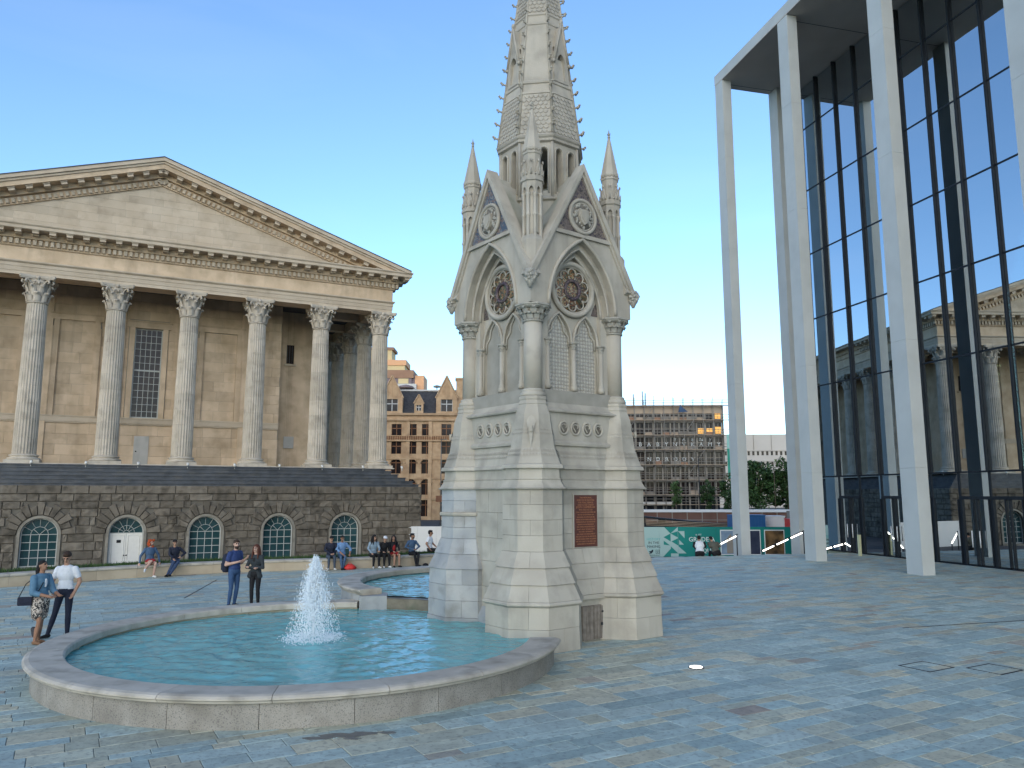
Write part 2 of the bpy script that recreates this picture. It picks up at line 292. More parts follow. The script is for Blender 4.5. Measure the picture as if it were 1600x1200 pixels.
def open_wall(mb, x0, x1, z0, top, ops, y, dep, m=0, extra=(), M=None, n=14, back=False):
    """wall face in the x-z plane with openings (cx, hw, zbottom, ztop(x)); reveals go dep into +y"""
    tf = top if callable(top) else (lambda x: top)
    xs = {x0, x1, *extra}
    for cx, hw, zb, f in ops:
        for i in range(n+1): xs.add(cx+hw*(-math.cos(math.pi*i/n)))
    xs = sorted(x for x in xs if x0-1e-6 <= x <= x1+1e-6); vs = []; fs = []
    def q(*p): o = len(vs); vs.extend(p); fs.append((o, o+1, o+2, o+3))
    for a, b in zip(xs, xs[1:]):
        if b-a < 1e-6: continue
        mid = (a+b)/2; hit = [o for o in ops if abs(mid-o[0]) < o[1]]
        if not hit: q((a, y, z0), (b, y, z0), (b, y, tf(b)), (a, y, tf(a))); continue
        cx, hw, zb, f = hit[0]
        if zb > z0+1e-4: q((a, y, z0), (b, y, z0), (b, y, zb), (a, y, zb)); q((a, y, zb), (b, y, zb), (b, y+dep, zb), (a, y+dep, zb))
        fa, fb = f(a-cx), f(b-cx)
        q((a, y, fa), (b, y, fb), (b, y, tf(b)), (a, y, tf(a))); q((a, y, fa), (b, y, fb), (b, y+dep, fb), (a, y+dep, fa))
    for cx, hw, zb, f in ops:
        for sg in (-1, 1): q((cx+sg*hw, y, zb), (cx+sg*hw, y+dep, zb), (cx+sg*hw, y+dep, f(hw)), (cx+sg*hw, y, f(hw)))
    mb.add(vs, fs, m, False, M)
def clip(poly, fn):                               # keep the side fn(p) >= 0 of a convex polygon
    out = []
    for i, p in enumerate(poly):
        q = poly[(i+1) % len(poly)]; a, b = fn(p), fn(q)
        if a >= 0: out.append(p)
        if (a >= 0) != (b >= 0): t = a/(a-b); out.append((p[0]+(q[0]-p[0])*t, p[1]+(q[1]-p[1])*t))
    return out
def arc_block(mb, c, a0, a1, prof, n=4, m=0):     # closed (r, z) section swept round a centre
    rs = []
    for i in range(n+1):
        a = a0+(a1-a0)*i/n; rs.append([(c[0]+r*math.cos(a), c[1]+r*math.sin(a), z) for r, z in prof])
    mb.loft(rs, m)
def bevel_block(mb, x0, x1, z0, z1, y, th, ch=.012, m=0, M=None, j=0):
    """ashlar block: front at y, chamfered arrises, th deep into +y; j = uneven rock face"""
    r = (lambda: random.uniform(-j, j)) if j else (lambda: 0)
    if j:
        nx = 3 if x1-x0 > .6 else 2; vs = []; fs = []
        gx = [x0, x0+ch*2]+[x0+(x1-x0)*i/nx+random.uniform(-.03, .03) for i in range(1, nx)]+[x1-ch*2, x1]
        gz = [z0, z0+ch*2, (z0+z1)/2+random.uniform(-.03, .03), z1-ch*2, z1]
        for iz, z in enumerate(gz):
            for ix, x in enumerate(gx):
                e = ix in (0, len(gx)-1) or iz in (0, 4)
                vs.append((x, y+.05 if e else y+random.uniform(-j, j*.6), z))
        W = len(gx)
        for iz in range(4):
            for ix in range(W-1): fs.append((iz*W+ix, iz*W+ix+1, (iz+1)*W+ix+1, (iz+1)*W+ix))
        mb.add(vs, fs, m, False, M)
        mb.add([(x0, y+.05, z0), (x1, y+.05, z0), (x1, y+.05, z1), (x0, y+.05, z1), (x0, y+th, z0), (x1, y+th, z0), (x1, y+th, z1), (x0, y+th, z1)], [(0, 1, 5, 4), (1, 2, 6, 5), (2, 3, 7, 6), (3, 0, 4, 7)], m, False, M)
    else:
        mb.loft([[(x0, y+th, z0), (x1, y+th, z0), (x1, y+th, z1), (x0, y+th, z1)], [(x0, y+ch, z0), (x1, y+ch, z0), (x1, y+ch, z1), (x0, y+ch, z1)],
                 [(x0+ch, y, z0+ch), (x1-ch, y, z0+ch), (x1-ch, y, z1-ch), (x0+ch, y, z1-ch)]], m, False, True, M)
def text(name, s, size, m, parent, M, ext=.004, align='CENTER', sp=1.0, xs=1.0):
    cu = bpy.data.curves.new(name, 'FONT'); cu.body = s; cu.size = size; cu.extrude = ext; cu.align_x = align; cu.space_character = sp; cu.resolution_u = 2
    o = bpy.data.objects.new(name+'_tmp', cu); COL.objects.link(o)
    dg = bpy.context.evaluated_depsgraph_get(); me = bpy.data.meshes.new_from_object(o.evaluated_get(dg)); bpy.data.objects.remove(o)
    me.materials.clear(); me.materials.append(MT[m]); me.transform(M @ Matrix.Rotation(R(90), 4, 'X') @ Matrix.Diagonal((xs, 1, 1, 1)))
    return link(name, me, parent)
# ================================================================ the setting: grounds and paving
LOW = -.9
g = MB(); g.lathe([(3000, LOW-.02), (3000, LOW)], 48, (0, 300)); tag(g.build('ground', 'asphalt'), kind='structure')
SEAT = [(-24, 18.2), (-20.6, 22.0), (-18.6, 24.1), (-16.9, 26.0), (-15.3, 27.7), (-13.3, 29.5), (-11.8, 30.5), (-10.2, 31.2), (-8.6, 31.75), (-7.2, 32.2), (-5.7, 32.9), (-4.3, 33.8), (-2.8, 35.0), (-1.2, 36.6)]
EDGE = [(-1.2, 36.6), (6.85, 38.2), (14.75, 40.3), (20, 41.7), (40, 47.0)]
plaza_poly = [(40, -12), *reversed(EDGE), *reversed(SEAT[:-1]), (-40, 0), (-40, -12)]
g = MB(); g.flat(plaza_poly, LOW+.004, -.012); plaza = tag(g.build('plaza', 'paver_bed'), kind='structure')
PM = (.695, 18.03); PA = (-3.76, 15.10); PB = (-.6, 22.0)      # monument, round pool, upper pool
def in_poly(p, poly):
    c = False; j = len(poly)-1
    for i in range(len(poly)):
        a, b = poly[i], poly[j]
        if (a[1] > p[1]) != (b[1] > p[1]) and p[0] < (b[0]-a[0])*(p[1]-a[1])/(b[1]-a[1])+a[0]: c = not c
        j = i
    return c
ca, sa = math.cos(R(30)), math.sin(R(30))          # courses run 60 degrees right of the view
PCOL = [((.40, .49, .45), 30), ((.355, .455, .43), 19), ((.44, .525, .475), 15), ((.48, .495, .385), 18), ((.52, .50, .37), 11), ((.42, .38, .30), 3), ((.37, .31, .25), .7)]
PW = [c[1] for c in PCOL]
specials = [((3.27, 14.22), .22), ((8.46, 14.12), .0)]
stones = []
rr = random.Random(3)
v = -45.0
warm_field = lambda x, y: .5+.5*math.sin(x*.55+1.3)*math.cos(y*.41+.4)
while v < 60:
    wd = rr.choice((.2, .26, .32, .38)); u = -60+rr.random()
    while u < 70:
        ln = rr.choice((.32, .45, .6, .75, .9))*(1 if wd < .35 else 1.15); cu, cv = u+ln/2, v+wd/2
        x, y = cu*ca-cv*sa, cu*sa+cv*ca
        if 5.5 < y < 46 and abs(x) < .80*y+2.5 and math.hypot(x-PA[0], y-PA[1]) > 4.15 and math.hypot(x-PM[0], y-PM[1]) > 1.3 and in_poly((x, y), plaza_poly):
            stones.append((math.hypot(x, y), u, v, ln, wd, x, y))
        u += ln
    v += wd
stones.sort()
def paver_mesh(mb, u, v, ln, wd):
    gp = .004; ch = .006; dz = rr.uniform(-.002, .002)
    def ring(i, z): return [(a*ca-b*sa, a*sa+b*ca, z) for a, b in ((u+i, v+i), (u+ln-i, v+i), (u+ln-i, v+wd-i), (u+i, v+wd-i))]
    mb.loft([ring(gp, -.03), ring(gp, dz-.005), ring(gp+ch, dz)], 0)
def paver_col(x, y):
    wf = warm_field(x, y); ws = [wt*(1 if i < 3 else (.35+1.5*wf)) for i, wt in enumerate(PW)]
    c = rr.choices([c[0] for c in PCOL], ws)[0]; k = rr.uniform(.86, 1.14); return (c[0]*k, c[1]*k, c[2]*k, 1)
def set_col(me, cols):
    at = me.color_attributes.new('col', 'FLOAT_COLOR', 'CORNER'); buf = np.empty((len(me.loops), 4), np.float32); i = 0
    per = []
    for p in me.polygons: per.append(p.loop_total)
    for p in me.polygons: buf[p.loop_start:p.loop_start+p.loop_total] = cols[p.index]
    at.data.foreach_set('color', buf.ravel())
vis = [s for s in stones if abs(s[5]) < .70*s[6]+.2 and s[6] > 8.2]
near = set(vis[:290]); rest = MB(); rcols = []
for s in stones:
    c = paver_col(s[5], s[6])
    if s in near:
        mb = MB(); paver_mesh(mb, *s[1:5]); o = mb.build('paving_stone', 'paver', plaza); set_col(o.data, [c]*len(o.data.polygons))
    else:
        k = len(rest.f); paver_mesh(rest, *s[1:5]); rcols += [c]*(len(rest.f)-k)
o = rest.build('paving_stones', 'paver', plaza); set_col(o.data, rcols); tag(o, kind='stuff')
# things set in the paving
g = MB(); g.lathe([(.14, -.02), (.14, .004), (.118, .009), (.118, .006)], 24); b = g.build('ground_light', 'dark_metal', None, (3.27, 14.22, .003))
tag(b, 'small lit round uplight set flush in the paving right of the fountain', 'ground light')
g = MB(); g.lathe([(.112, .0), (.112, .0115)], 24); g.build('lens', 'led', b)
def cover(lx, ly, w_, d_, lab):
    g = MB()
    for (a, b_, c, d) in ((-w_, w_, -d_, -d_+.02), (-w_, w_, d_-.02, d_), (-w_, -w_+.02, -d_+.02, d_-.02), (w_-.02, w_, -d_+.02, d_-.02)): g.box(a, b_, c, d, -.02, .006)
    o = g.build('access_cover', 'dark_metal', None, (lx, ly, 0), R(30)); tag(o, lab, 'access cover', 'frames in the paving')
cover(8.5, 14.1, .36, .3, 'dark square access cover frame in the paving, right one of the two'); cover(7.4, 14.3, .36, .3, 'faint access cover frame in the paving, left one of the two')
def groove(p, q, wd, m, nm, lab, cat, z=.006):
    p, q = Vector((*p, 0)), Vector((*q, 0)); L = (q-p).length; g = MB(); g.box(0, L, -wd/2, wd/2, -.02, z)
    tag(g.build(nm, m, None, p, math.atan2(q.y-p.y, q.x-p.x)), lab, cat)
groove((9.0, 18.3), (16, 20.4), .04, 'dark_metal', 'drain_slot', 'dark narrow drain slot across the paving at the right', 'drain')
groove((-9.7, 23.4), (-10.6, 28.3), .035, 'dark_metal', 'drain_slot', 'dark narrow drain slot behind the round pool rim', 'drain')
groove((9.9, 38.3), (11.5, 32.8), .07, 'coping', 'paving_line', 'pale line in the paving leading to the steps', 'line')
groove((12.6, 25.6), (15.6, 18.8), .05, 'coping', 'paving_line', 'pale line in the paving along the glass building columns', 'line')
g = MB(); rw_ = random.Random(6)
for (x, y, r_) in ((-2.2, 10.33, .16), (-1.9, 10.42, .13), (-2.45, 10.22, .12), (-2.0, 10.2, .07), (-1.6, 10.45, .08)):
    pts_ = [(x+r_*rw_.uniform(.6, 1.25)*1.6*math.cos(k*.524), y+r_*rw_.uniform(.5, 1.1)*.7*math.sin(k*.524)) for k in range(12)]; g.flat(pts_, .0, .0055+.0004*len(g.f)/14)
mat('damp', (.10, .105, .105), (.15, .155, .15), 6, .35, spec=.5); tag(g.build('damp_stain', 'damp'), 'dark damp stain on the paving by the near pool rim', 'stain')
# stairs down beyond the plaza edge
g = MB()
for i in range(5):
    d = Vector((.255, .967)) ; n_ = Vector((-.255, .967))
    p, q = Vector((5.5, 37.85)), Vector((20.0, 41.7)); e = (q-p).normalized(); nn = Vector((-e.y, e.x)); a = p+nn*(.36*i); b = q+nn*(.36*i); c = b+nn*.36; d = a+nn*.36
    g.flat([tuple(a), tuple(b), tuple(c), tuple(d)], LOW+.004, -.16*(i+1)+.03)
tag(g.build('stairs', 'bcol'), kind='structure')

# ---------------------------------------------------------------- seat wall with planted strip behind
def resample(pts, step):
    out = []; P = [Vector(p) for p in pts]; acc = 0; cur = P[0].copy(); out.append(cur.copy()); need = step
    for a, b in zip(P, P[1:]):
        L = (b-a).length; t = 0
        while L-t >= need: t += need; out.append(a+(b-a)*(t/L)); need = step
        need -= L-t
    return out
def smooth_curve(pts, k=3):
    for _ in range(k):
        n = [pts[0]]
        for a, b in zip(pts, pts[1:]): n += [(a[0]*.75+b[0]*.25, a[1]*.75+b[1]*.25), (a[0]*.25+b[0]*.75, a[1]*.25+b[1]*.75)]
        pts = n+[pts[-1]]
    return pts
SC = smooth_curve(SEAT, 2); SP = resample(SC, .45)
def normal(i):
    a = SP[max(0, i-1)]; b = SP[min(len(SP)-1, i+1)]; t = (b-a).normalized(); return Vector((-t.y, t.x))
wall = empty('seat_wall', (0, 0, 0), 0, 'long low curved sandstone seat wall in front of the columned hall', 'seat wall')
def strip(mb, i0, i1, prof, gap=.006, m=0):
    rs = []
    for i in range(i0, i1+1):
        p = SP[i]; n = normal(i); t = Vector((n.y, -n.x)); p2 = p.copy()
        if i == i0: p2 = p+t*gap
        if i == i1: p2 = p-t*gap
        rs.append([(p2.x+n.x*o, p2.y+n.y*o, z) for o, z in prof])
    mb.loft(rs, m)
NSP = len(SP)-1
for i in range(0, NSP-2, 3):
    j = min(i+3, NSP); mb = MB(); strip(mb, i, j, [(-.03, .335), (-.045, .36), (-.045, .40), (-.02, .425), (.46, .435), (.46, .335)]); mb.build('coping_stone', 'coping', wall)
for i in range(0, NSP-2, 3):
    j = min(i+3, NSP); mb = MB(); strip(mb, i, j, [(0, 0), (0, .33), (.4, .33), (.4, 0)], .004); mb.build('wall_stone', 'seat_stone', wall)
mb = MB(); strip(mb, 0, NSP, [(.015, -.3), (.015, .333), (.44, .333), (.44, -.88)]); mb.build('core', 'mortar_pale', wall)
mb = MB(); strip(mb, 0, NSP, [(.47, LOW+.01), (.47, .40), (1.5, .44), (2.3, LOW+.01)]); tag(mb.build('planting_bed', 'soil'), kind='structure')
mb = MB(); rg = random.Random(5)
for i in range(NSP):
    p = SP[i]; n = normal(i); q = SP[i+1]; hs = .55 if i < 15 else .8
    for _ in range(170):
        t = rg.random(); o = .5+rg.random()**1.3*.9; b = p+(q-p)*t+n*o; h = rg.uniform(.05, .16)*hs+.03*(rg.random() < .1); a = rg.uniform(0, 6.3); wd = .011
        lx, ly = rg.uniform(-.05, .05), rg.uniform(-.05, .05); dx, dy = math.cos(a)*wd, math.sin(a)*wd
        z0 = .40+.04*(o-.47)
        mb.add([(b.x-dx, b.y-dy, z0), (b.x+dx, b.y+dy, z0), (b.x+lx, b.y+ly, z0+h)], [(0, 1, 2)])
tag(mb.build('grass_strip', 'grass'), 'dark green low planting along the top of the seat wall', 'grass', kind='stuff')

# ---------------------------------------------------------------- round fountain pool
def ring_stones(root, c, a0, a1, rmid, length, prof, name, m, gap=.004, n=6):
    cnt = max(1, round(abs(a1-a0)*rmid/length))
    for i in range(cnt):
        b0 = a0+(a1-a0)*i/cnt+gap/rmid; b1 = a0+(a1-a0)*(i+1)/cnt-gap/rmid; mb = MB(); arc_block(mb, c, b0, b1, prof, n); mb.build(name, m, root)
pool = empty('fountain_pool', (0, 0, 0), 0, 'large round stone fountain pool of turquoise water beside the memorial', 'fountain')
A0, A1 = R(90), R(353)
ring_stones(pool, PA, A0, A1, 4.4, 1.45, [(4.10, .33), (4.10, .43), (4.13, .455), (4.60, .46), (4.66, .445), (4.69, .42), (4.69, .40), (4.66, .38), (4.65, .355), (4.62, .34), (4.58, .33)], 'coping_stone', 'coping')
ring_stones(pool, PA, A0, A1, 4.6, 1.25, [(4.3, .0), (4.3, .326), (4.56, .326), (4.56, .0)], 'granite_panel', 'granite')
ring_stones(pool, PA, A0, A1, 4.2, 1.25, [(4.16, .02), (4.16, .325), (4.296, .325), (4.296, .02)], 'inner_stone', 'seat_stone')
mb = MB(); arc_block(mb, PA, R(-8), R(352), [(0.01, -.02), (0.01, .012), (4.3, .012), (4.3, -.02)], 64); mb.build('basin_floor', 'pool_floor', pool)
def wave(x, y, jet=True):
    h = .018*mnoise.noise((x*1.7, y*2.6, 3.1))+.016*mnoise.noise((x*4.2+y*1.2, y*5.6, 8.7))+.008*mnoise.noise((x*8.5, y*10.5, 1.3))
    if jet:
        d = math.hypot(x-PA[0], y-PA[1]); h += .014*math.sin(d*13.5+1.2*mnoise.noise((x*1.2, y*1.2, 5)))*math.exp(-d*.42)
    return h
def water_disc(name, c, r, z, root, inside=None, jet=True, st=.045):
    n = int(2*r/st); idx = {}; vs = []; fs = []
    def vid(i, j):
        if (i, j) not in idx: x, y = c[0]-r+i*st, c[1]-r+j*st; idx[(i, j)] = len(vs); vs.append((x, y, z+wave(x, y, jet)))
        return idx[(i, j)]
    for i in range(n+1):
        for j in range(n+1):
            x, y = c[0]-r+(i+.5)*st, c[1]-r+(j+.5)*st
            if (inside((x, y)) if inside else math.hypot(x-c[0], y-c[1]) < r-.01): fs.append((vid(i, j), vid(i+1, j), vid(i+1, j+1), vid(i, j+1)))
    me = bpy.data.meshes.new(name); me.from_pydata(vs, [], fs); me.materials.append(MT['water']); me.polygons.foreach_set('use_smooth', [True]*len(fs)); return link(name, me, root)
water_disc('water', PA, 4.25, .285, pool)
# weir between the pools
weir = empty('weir_wall', (0, 0, 0), 0, 'dark wet stone weir between the two pools', 'weir')
ring_stones(weir, PA, R(87.5), R(50), 4.4, .62, [(4.2, .02), (4.2, .52), (4.23, .545), (4.62, .55), (4.62, .02)], 'weir_stone', 'wet_stone')
# upper pool
pool2 = empty('upper_pool', (0, 0, 0), 0, 'smaller raised curved pool behind the memorial with glittering water', 'fountain')
B0, B1 = R(222), R(10)
ring_stones(pool2, PB, B0, B1, 4.0, 1.5, [(3.55, .60), (3.55, .72), (3.58, .745), (4.08, .75), (4.16, .735), (4.18, .71), (4.16, .67), (4.12, .64), (4.09, .60)], 'coping_stone', 'coping')
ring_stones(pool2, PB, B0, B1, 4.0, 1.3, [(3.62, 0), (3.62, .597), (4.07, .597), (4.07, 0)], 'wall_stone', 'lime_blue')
mb = MB(); pts = []
for i in range(49): a = B0+(B1-B0)*i/48; pts.append((PB[0]+3.64*math.cos(a), PB[1]+3.64*math.sin(a)))
for i in range(13):
    a = R(50)+(R(88)-R(50))*i/12; pts.append((PA[0]+4.4*math.cos(a), PA[1]+4.4*math.sin(a)))
water_disc('water', PB, 4.2, .57, pool2, lambda p: in_poly(p, pts), False)
mb = MB(); mb.add([(x, y, .30) for x, y in pts], [tuple(range(len(pts)))]); mb.build('basin_floor', 'pool_floor', pool2)
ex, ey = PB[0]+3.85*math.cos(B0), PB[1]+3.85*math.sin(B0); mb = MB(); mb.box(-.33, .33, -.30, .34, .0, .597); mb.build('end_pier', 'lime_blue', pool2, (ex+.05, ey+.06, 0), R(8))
# submerged nozzles
for (x, y, l) in ((-4.82, 14.55, 'dark submerged nozzle cluster in the pool left of the water jet'), (-2.84, 13.66, 'dark submerged nozzle cluster in the pool, nearest the near rim')):
    g = MB(); g.lathe([(.2, .02), (.2, .08), (.1, .1), (.1, .2), (.13, .21), (.13, .26), (.06, .275)], 14)
    for k in range(6): a = k*1.047; g.tube((.05*math.cos(a), .05*math.sin(a), .12), (.19*math.cos(a), .19*math.sin(a), .25), .035, .03, 8)
    tag(g.build('pool_nozzle', 'dark_metal', None, (x, y, 0)), l, 'nozzle', 'nozzles in the pool')
# water jet: droplets and strands on ballistic arcs
rj = random.Random(11); vs = []; fs = []
def drop(p, r, st, ax):
    o = len(vs); a = ax.normalized(); b = a.orthogonal().normalized(); c = a.cross(b)
    vs.extend([p+a*r*st, p+b*r, p+c*r, p-b*r, p-c*r, p-a*r*st]); fs.extend([(o+i, *q) for i, q in ()])
    for i in range(4): j = 1+i; k = 1+(i+1) % 4; fs.extend([(o, o+j, o+k), (o+5, o+k, o+j)])
Hh = 1.55
for i in range(24000):
    t = rj.random(); az = rj.uniform(0, 6.283)
    sp = abs(rj.gauss(0, 1)); top = Hh*(1-.20*min(1.9, sp)**1.2*rj.uniform(.2, 1))*rj.uniform(.66, 1.03)
    top = max(.2, top); s = rj.random(); up = rj.random() < .35
    rmax = .40*min(1.35, .2+sp*.55)
    if up: rad = rmax*.32*s; z = top*(1-(1-s)**2); dv = Vector((math.cos(az)*.1, math.sin(az)*.1, 1))
    else: rad = rmax*(.32+.68*s); z = top*(1-s*s); dv = Vector((math.cos(az)*.35, math.sin(az)*.35, -.4-2*s))
    p = Vector((math.cos(az)*rad, math.sin(az)*rad, max(.0, z)))
    drop(p, rj.uniform(.0025, .0075), rj.uniform(1.0, 4.0), dv)
for i in range(1800):                               # splash ring
    az = rj.uniform(0, 6.283); rad = abs(rj.gauss(.40, .12)); z = abs(rj.gauss(0, .045)); drop(Vector((math.cos(az)*rad, math.sin(az)*rad, z)), rj.uniform(.004, .013), rj.uniform(.5, 1.3), Vector((0, 0, 1)))
me = bpy.data.meshes.new('water_jet'); me.from_pydata([tuple(p) for p in vs], [], fs); me.materials.append(MT['jet'])
jet = link('water_jet', me, None, (PA[0]-.05, PA[1]+.15, .30)); tag(jet, 'white foaming water jet rising from the round pool', 'water jet', kind='stuff')
# ================================================================ gothic memorial
ME1 = math.atan2(.6, .8)
mon = empty('memorial_spire', (*PM, 0), ME1, 'pale stone gothic memorial with pinnacles, mosaic gables and a tall spire', 'memorial')
H_ = 1.2
def oct_pts(a): c = a/math.cos(math.pi/8); return [Vector((c*math.cos(math.pi/8+k*math.pi/4), c*math.sin(math.pi/8+k*math.pi/4))) for k in range(8)]
def pier_stone(a0, z0, a1, z1, start, lip=.0):
    """one stone of an octagonal course: from the middle of one face round two corners to the middle of another"""
    mb = MB(); P0, P1 = oct_pts(a0), oct_pts(a1); g = .002
    def line(P): 
        f = [(P[start % 8]+P[(start-1) % 8])/2, P[start % 8], P[(start+1) % 8], (P[(start+1) % 8]+P[(start+2) % 8])/2]
        f[0] = f[0]+(f[1]-f[0]).normalized()*g; f[3] = f[3]+(f[2]-f[3]).normalized()*g; return f
    L0, L1 = line(P0), line(P1); ch = .0045
    rows = [[(p*(1-ch/max(.1, p.length)), z0+.002) for p in L0], [(p, z0+ch) for p in L0], [(p, z1-ch) for p in L1], [(p*(1-ch/max(.1, p.length)), z1-.002) for p in L1]]
    inner = [[(p*.62, z0+.002) for p in L0], [(p*.62, z1-.002) for p in L1]]
    vs = []; fs = []
    for r in rows+[inner[1], inner[0]]: vs += [(p.x, p.y, z) for p, z in r]
    for i in range(6):
        a, b = i*4, ((i+1) % 6)*4
        for j in range(3): fs.append((a+j, a+j+1, b+j+1, b+j))
    fs += [tuple(4*i for i in range(6)), tuple(4*i+3 for i in reversed(range(6)))]
    return mb.add(vs, fs)
PROF_A = [(.97, 0, .95, .44), (.95, .44, .95, .86), 'm', (.985, .96, .85, 1.27), (.885, 1.27, .745, 1.59), (.78, 1.59, .635, 1.9), (.625, 1.9, .62, 2.22), (.62, 2.22, .62, 2.53), (.62, 2.53, .62, 2.84), (.62, 2.84, .62, 3.15)]
PROF_B = [(.9, 0, .9, .36), (.88, .36, .88, .72), (.87, .72, .87, 1.06), (.865, 1.06, .865, 1.4), (.9, 1.4, .75, 1.72), (.765, 1.72, .64, 2.05), (.625, 2.05, .62, 2.3), (.62, 2.3, .62, 2.55), 'n', (.62, 2.64, .62, 2.9), (.62, 2.9, .62, 3.15)]
piers = {'near': (-H_, -H_), 'right': (H_, -H_), 'left': (-H_, H_), 'back': (H_, H_)}
shared = {}
def up_prof():
    return [(.60, 3.15), (.685, 3.152), (.70, 3.175), (.66, 3.2), (.60, 3.30), (.585, 3.34), (.60, 3.352), (.60, 3.368), (.57, 3.375), (.56, 3.55), (.565, 3.575), (.645, 3.58), (.64, 3.63), (.63, 3.655), (.585, 3.67)]
m_up = MB(); m_up.octs(up_prof())
m_sl = MB()
sl = [(.585, 3.672), (.47, 4.0), (.463, 4.003), (.41, 4.38), (.404, 4.383), (.365, 4.72), (.29, 4.93)]
m_sl.octs(sl)
for k in range(8):                                   # incised leaf bands and a pointed gablet on the weathering
    a = math.pi/4*k
    for zb, ab in ((3.86, .535), (3.95, .502), (4.32, .425), (4.40, .405)):
        w_ = .385*ab
        for q in range(6):
            M = Matrix.Rotation(a, 4, 'Z'); y = -w_+(q+.5)*w_/3*.98
            m_sl.add([(ab-.012, y-w_*.15, zb+.03), (ab-.012, y+w_*.15, zb+.03), (ab+.02, y, zb-.032), (ab-.03, y, zb+.05)], [(0, 2, 3), (2, 1, 3), (0, 1, 2)], 0, False, M)
m_gb = MB()
M45 = Matrix.Rotation(R(225), 4, 'Z')
m_gb.add([(.40, -.1, 4.55), (.40, .1, 4.55), (.5, 0, 4.02), (.33, 0, 4.80), (.47, -.055, 4.38), (.47, .055, 4.38)], [(0, 4, 2, 5, 1), (0, 3, 4), (4, 3, 5), (5, 3, 1)], 0, False, M45)
m_gb.box(.44, .505, -.035, .035, 4.33, 4.46, 0, M45)
m_bs = MB(); m_bs.octs([(.29, 4.93), (.30, 4.95), (.275, 5.02), (.29, 5.05), (.29, 5.09), (.27, 5.11)]); m_bs.lathe([(.275, 5.11), (.285, 5.15), (.275, 5.19), (.235, 5.215), (.25, 5.24), (.235, 5.27), (.2, 5.285)], 20)
def gothic_capital(r, z0, z1, rt, leaves=10, tiers=2):
    mb = MB(); h = z1-z0
    mb.lathe([(r*1.14, z0), (r*1.18, z0+.03*h/.4), (r*1.02, z0+.1*h), (r*1.02, z0+.35*h), (rt*.72, z0+.72*h)], 16)
    for t_ in range(tiers):
        for k in range(leaves):
            a = 2*math.pi*(k+.5*t_)/leaves; zz = z0+h*(.12+.3*t_); rr_ = r*1.05+(rt-r)*.35*t_; o = (rt-r)*.62; M = Matrix.Rotation(a, 4, 'Z'); wl = r*.3
            mb.add([(rr_, -wl, zz), (rr_, wl, zz), (rr_+o*.35, -wl*1.1, zz+h*.24), (rr_+o*.35, wl*1.1, zz+h*.24), (rr_+o, -wl*.8, zz+h*.36), (rr_+o, wl*.8, zz+h*.36), (rr_+o*.95, 0, zz+h*.26), (rr_+o*.2, 0, zz+h*.44)],
                   [(0, 1, 3, 2), (2, 3, 5, 4), (4, 5, 6), (4, 7, 5), (2, 4, 7), (3, 7, 5)], 0, False, M)
    mb.octs([(rt*.78, z0+.72*h), (rt*.92, z0+.8*h), (rt*.95, z0+.86*h), (rt, z0+.88*h), (rt, z0+.97*h), (rt*.96, z1)])
    return mb
m_sh = MB(); m_sh.lathe([(.2, 5.285), (.2, 6.76)], 24)
m_cp = gothic_capital(.2, 6.74, 7.125, .375)
protos = None
for nm, (px, py) in piers.items():
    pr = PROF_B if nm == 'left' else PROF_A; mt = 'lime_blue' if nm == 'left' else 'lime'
    for ci, c in enumerate(pr):
        if c in ('m', 'n'):
            key = c
            if key not in shared:
                mb = MB()
                mb.octs([(.95, .86), (.985, .875), (1.01, .9), (1.01, .93), (.985, .958)] if c == 'm' else [(.62, 2.55), (.655, 2.565), (.665, 2.6), (.655, 2.635), (.62, 2.642)])
                shared[key] = mb.build('moulding', 'lime', mon, (px, py, 0)).data
            else: link('moulding', shared[key], mon, (px, py, 0))
            continue
        for q in range(4):
            key = (pr is PROF_B, ci, q)
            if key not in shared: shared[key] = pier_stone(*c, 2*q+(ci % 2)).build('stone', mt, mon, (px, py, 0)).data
            else: link('stone', shared[key], mon, (px, py, 0))
    mb = MB(); mb.octs([(.55, 0), (.55, 3.15)]); mb.build('pier_core', 'mortar_pale', mon, (px, py, 0))
    rz = {'near': 0, 'right': R(90), 'back': R(180), 'left': R(270)}[nm]
    for n2, mbx, mt2 in (('moulding', m_up, 'lime'), ('buttress_slope', m_sl, 'lime'), ('gablet', m_gb, 'lime'), ('column_base', m_bs, 'lime'), ('column_shaft', m_sh, 'lime'), ('capital', m_cp, 'carved')):
        if n2+mt2+str(id(mbx)) not in shared: shared[n2+mt2+str(id(mbx))] = mbx.build(n2, mt2, mon, (px, py, 0), rz).data
        else: link(n2, shared[n2+mt2+str(id(mbx))], mon, (px, py, 0), rz)
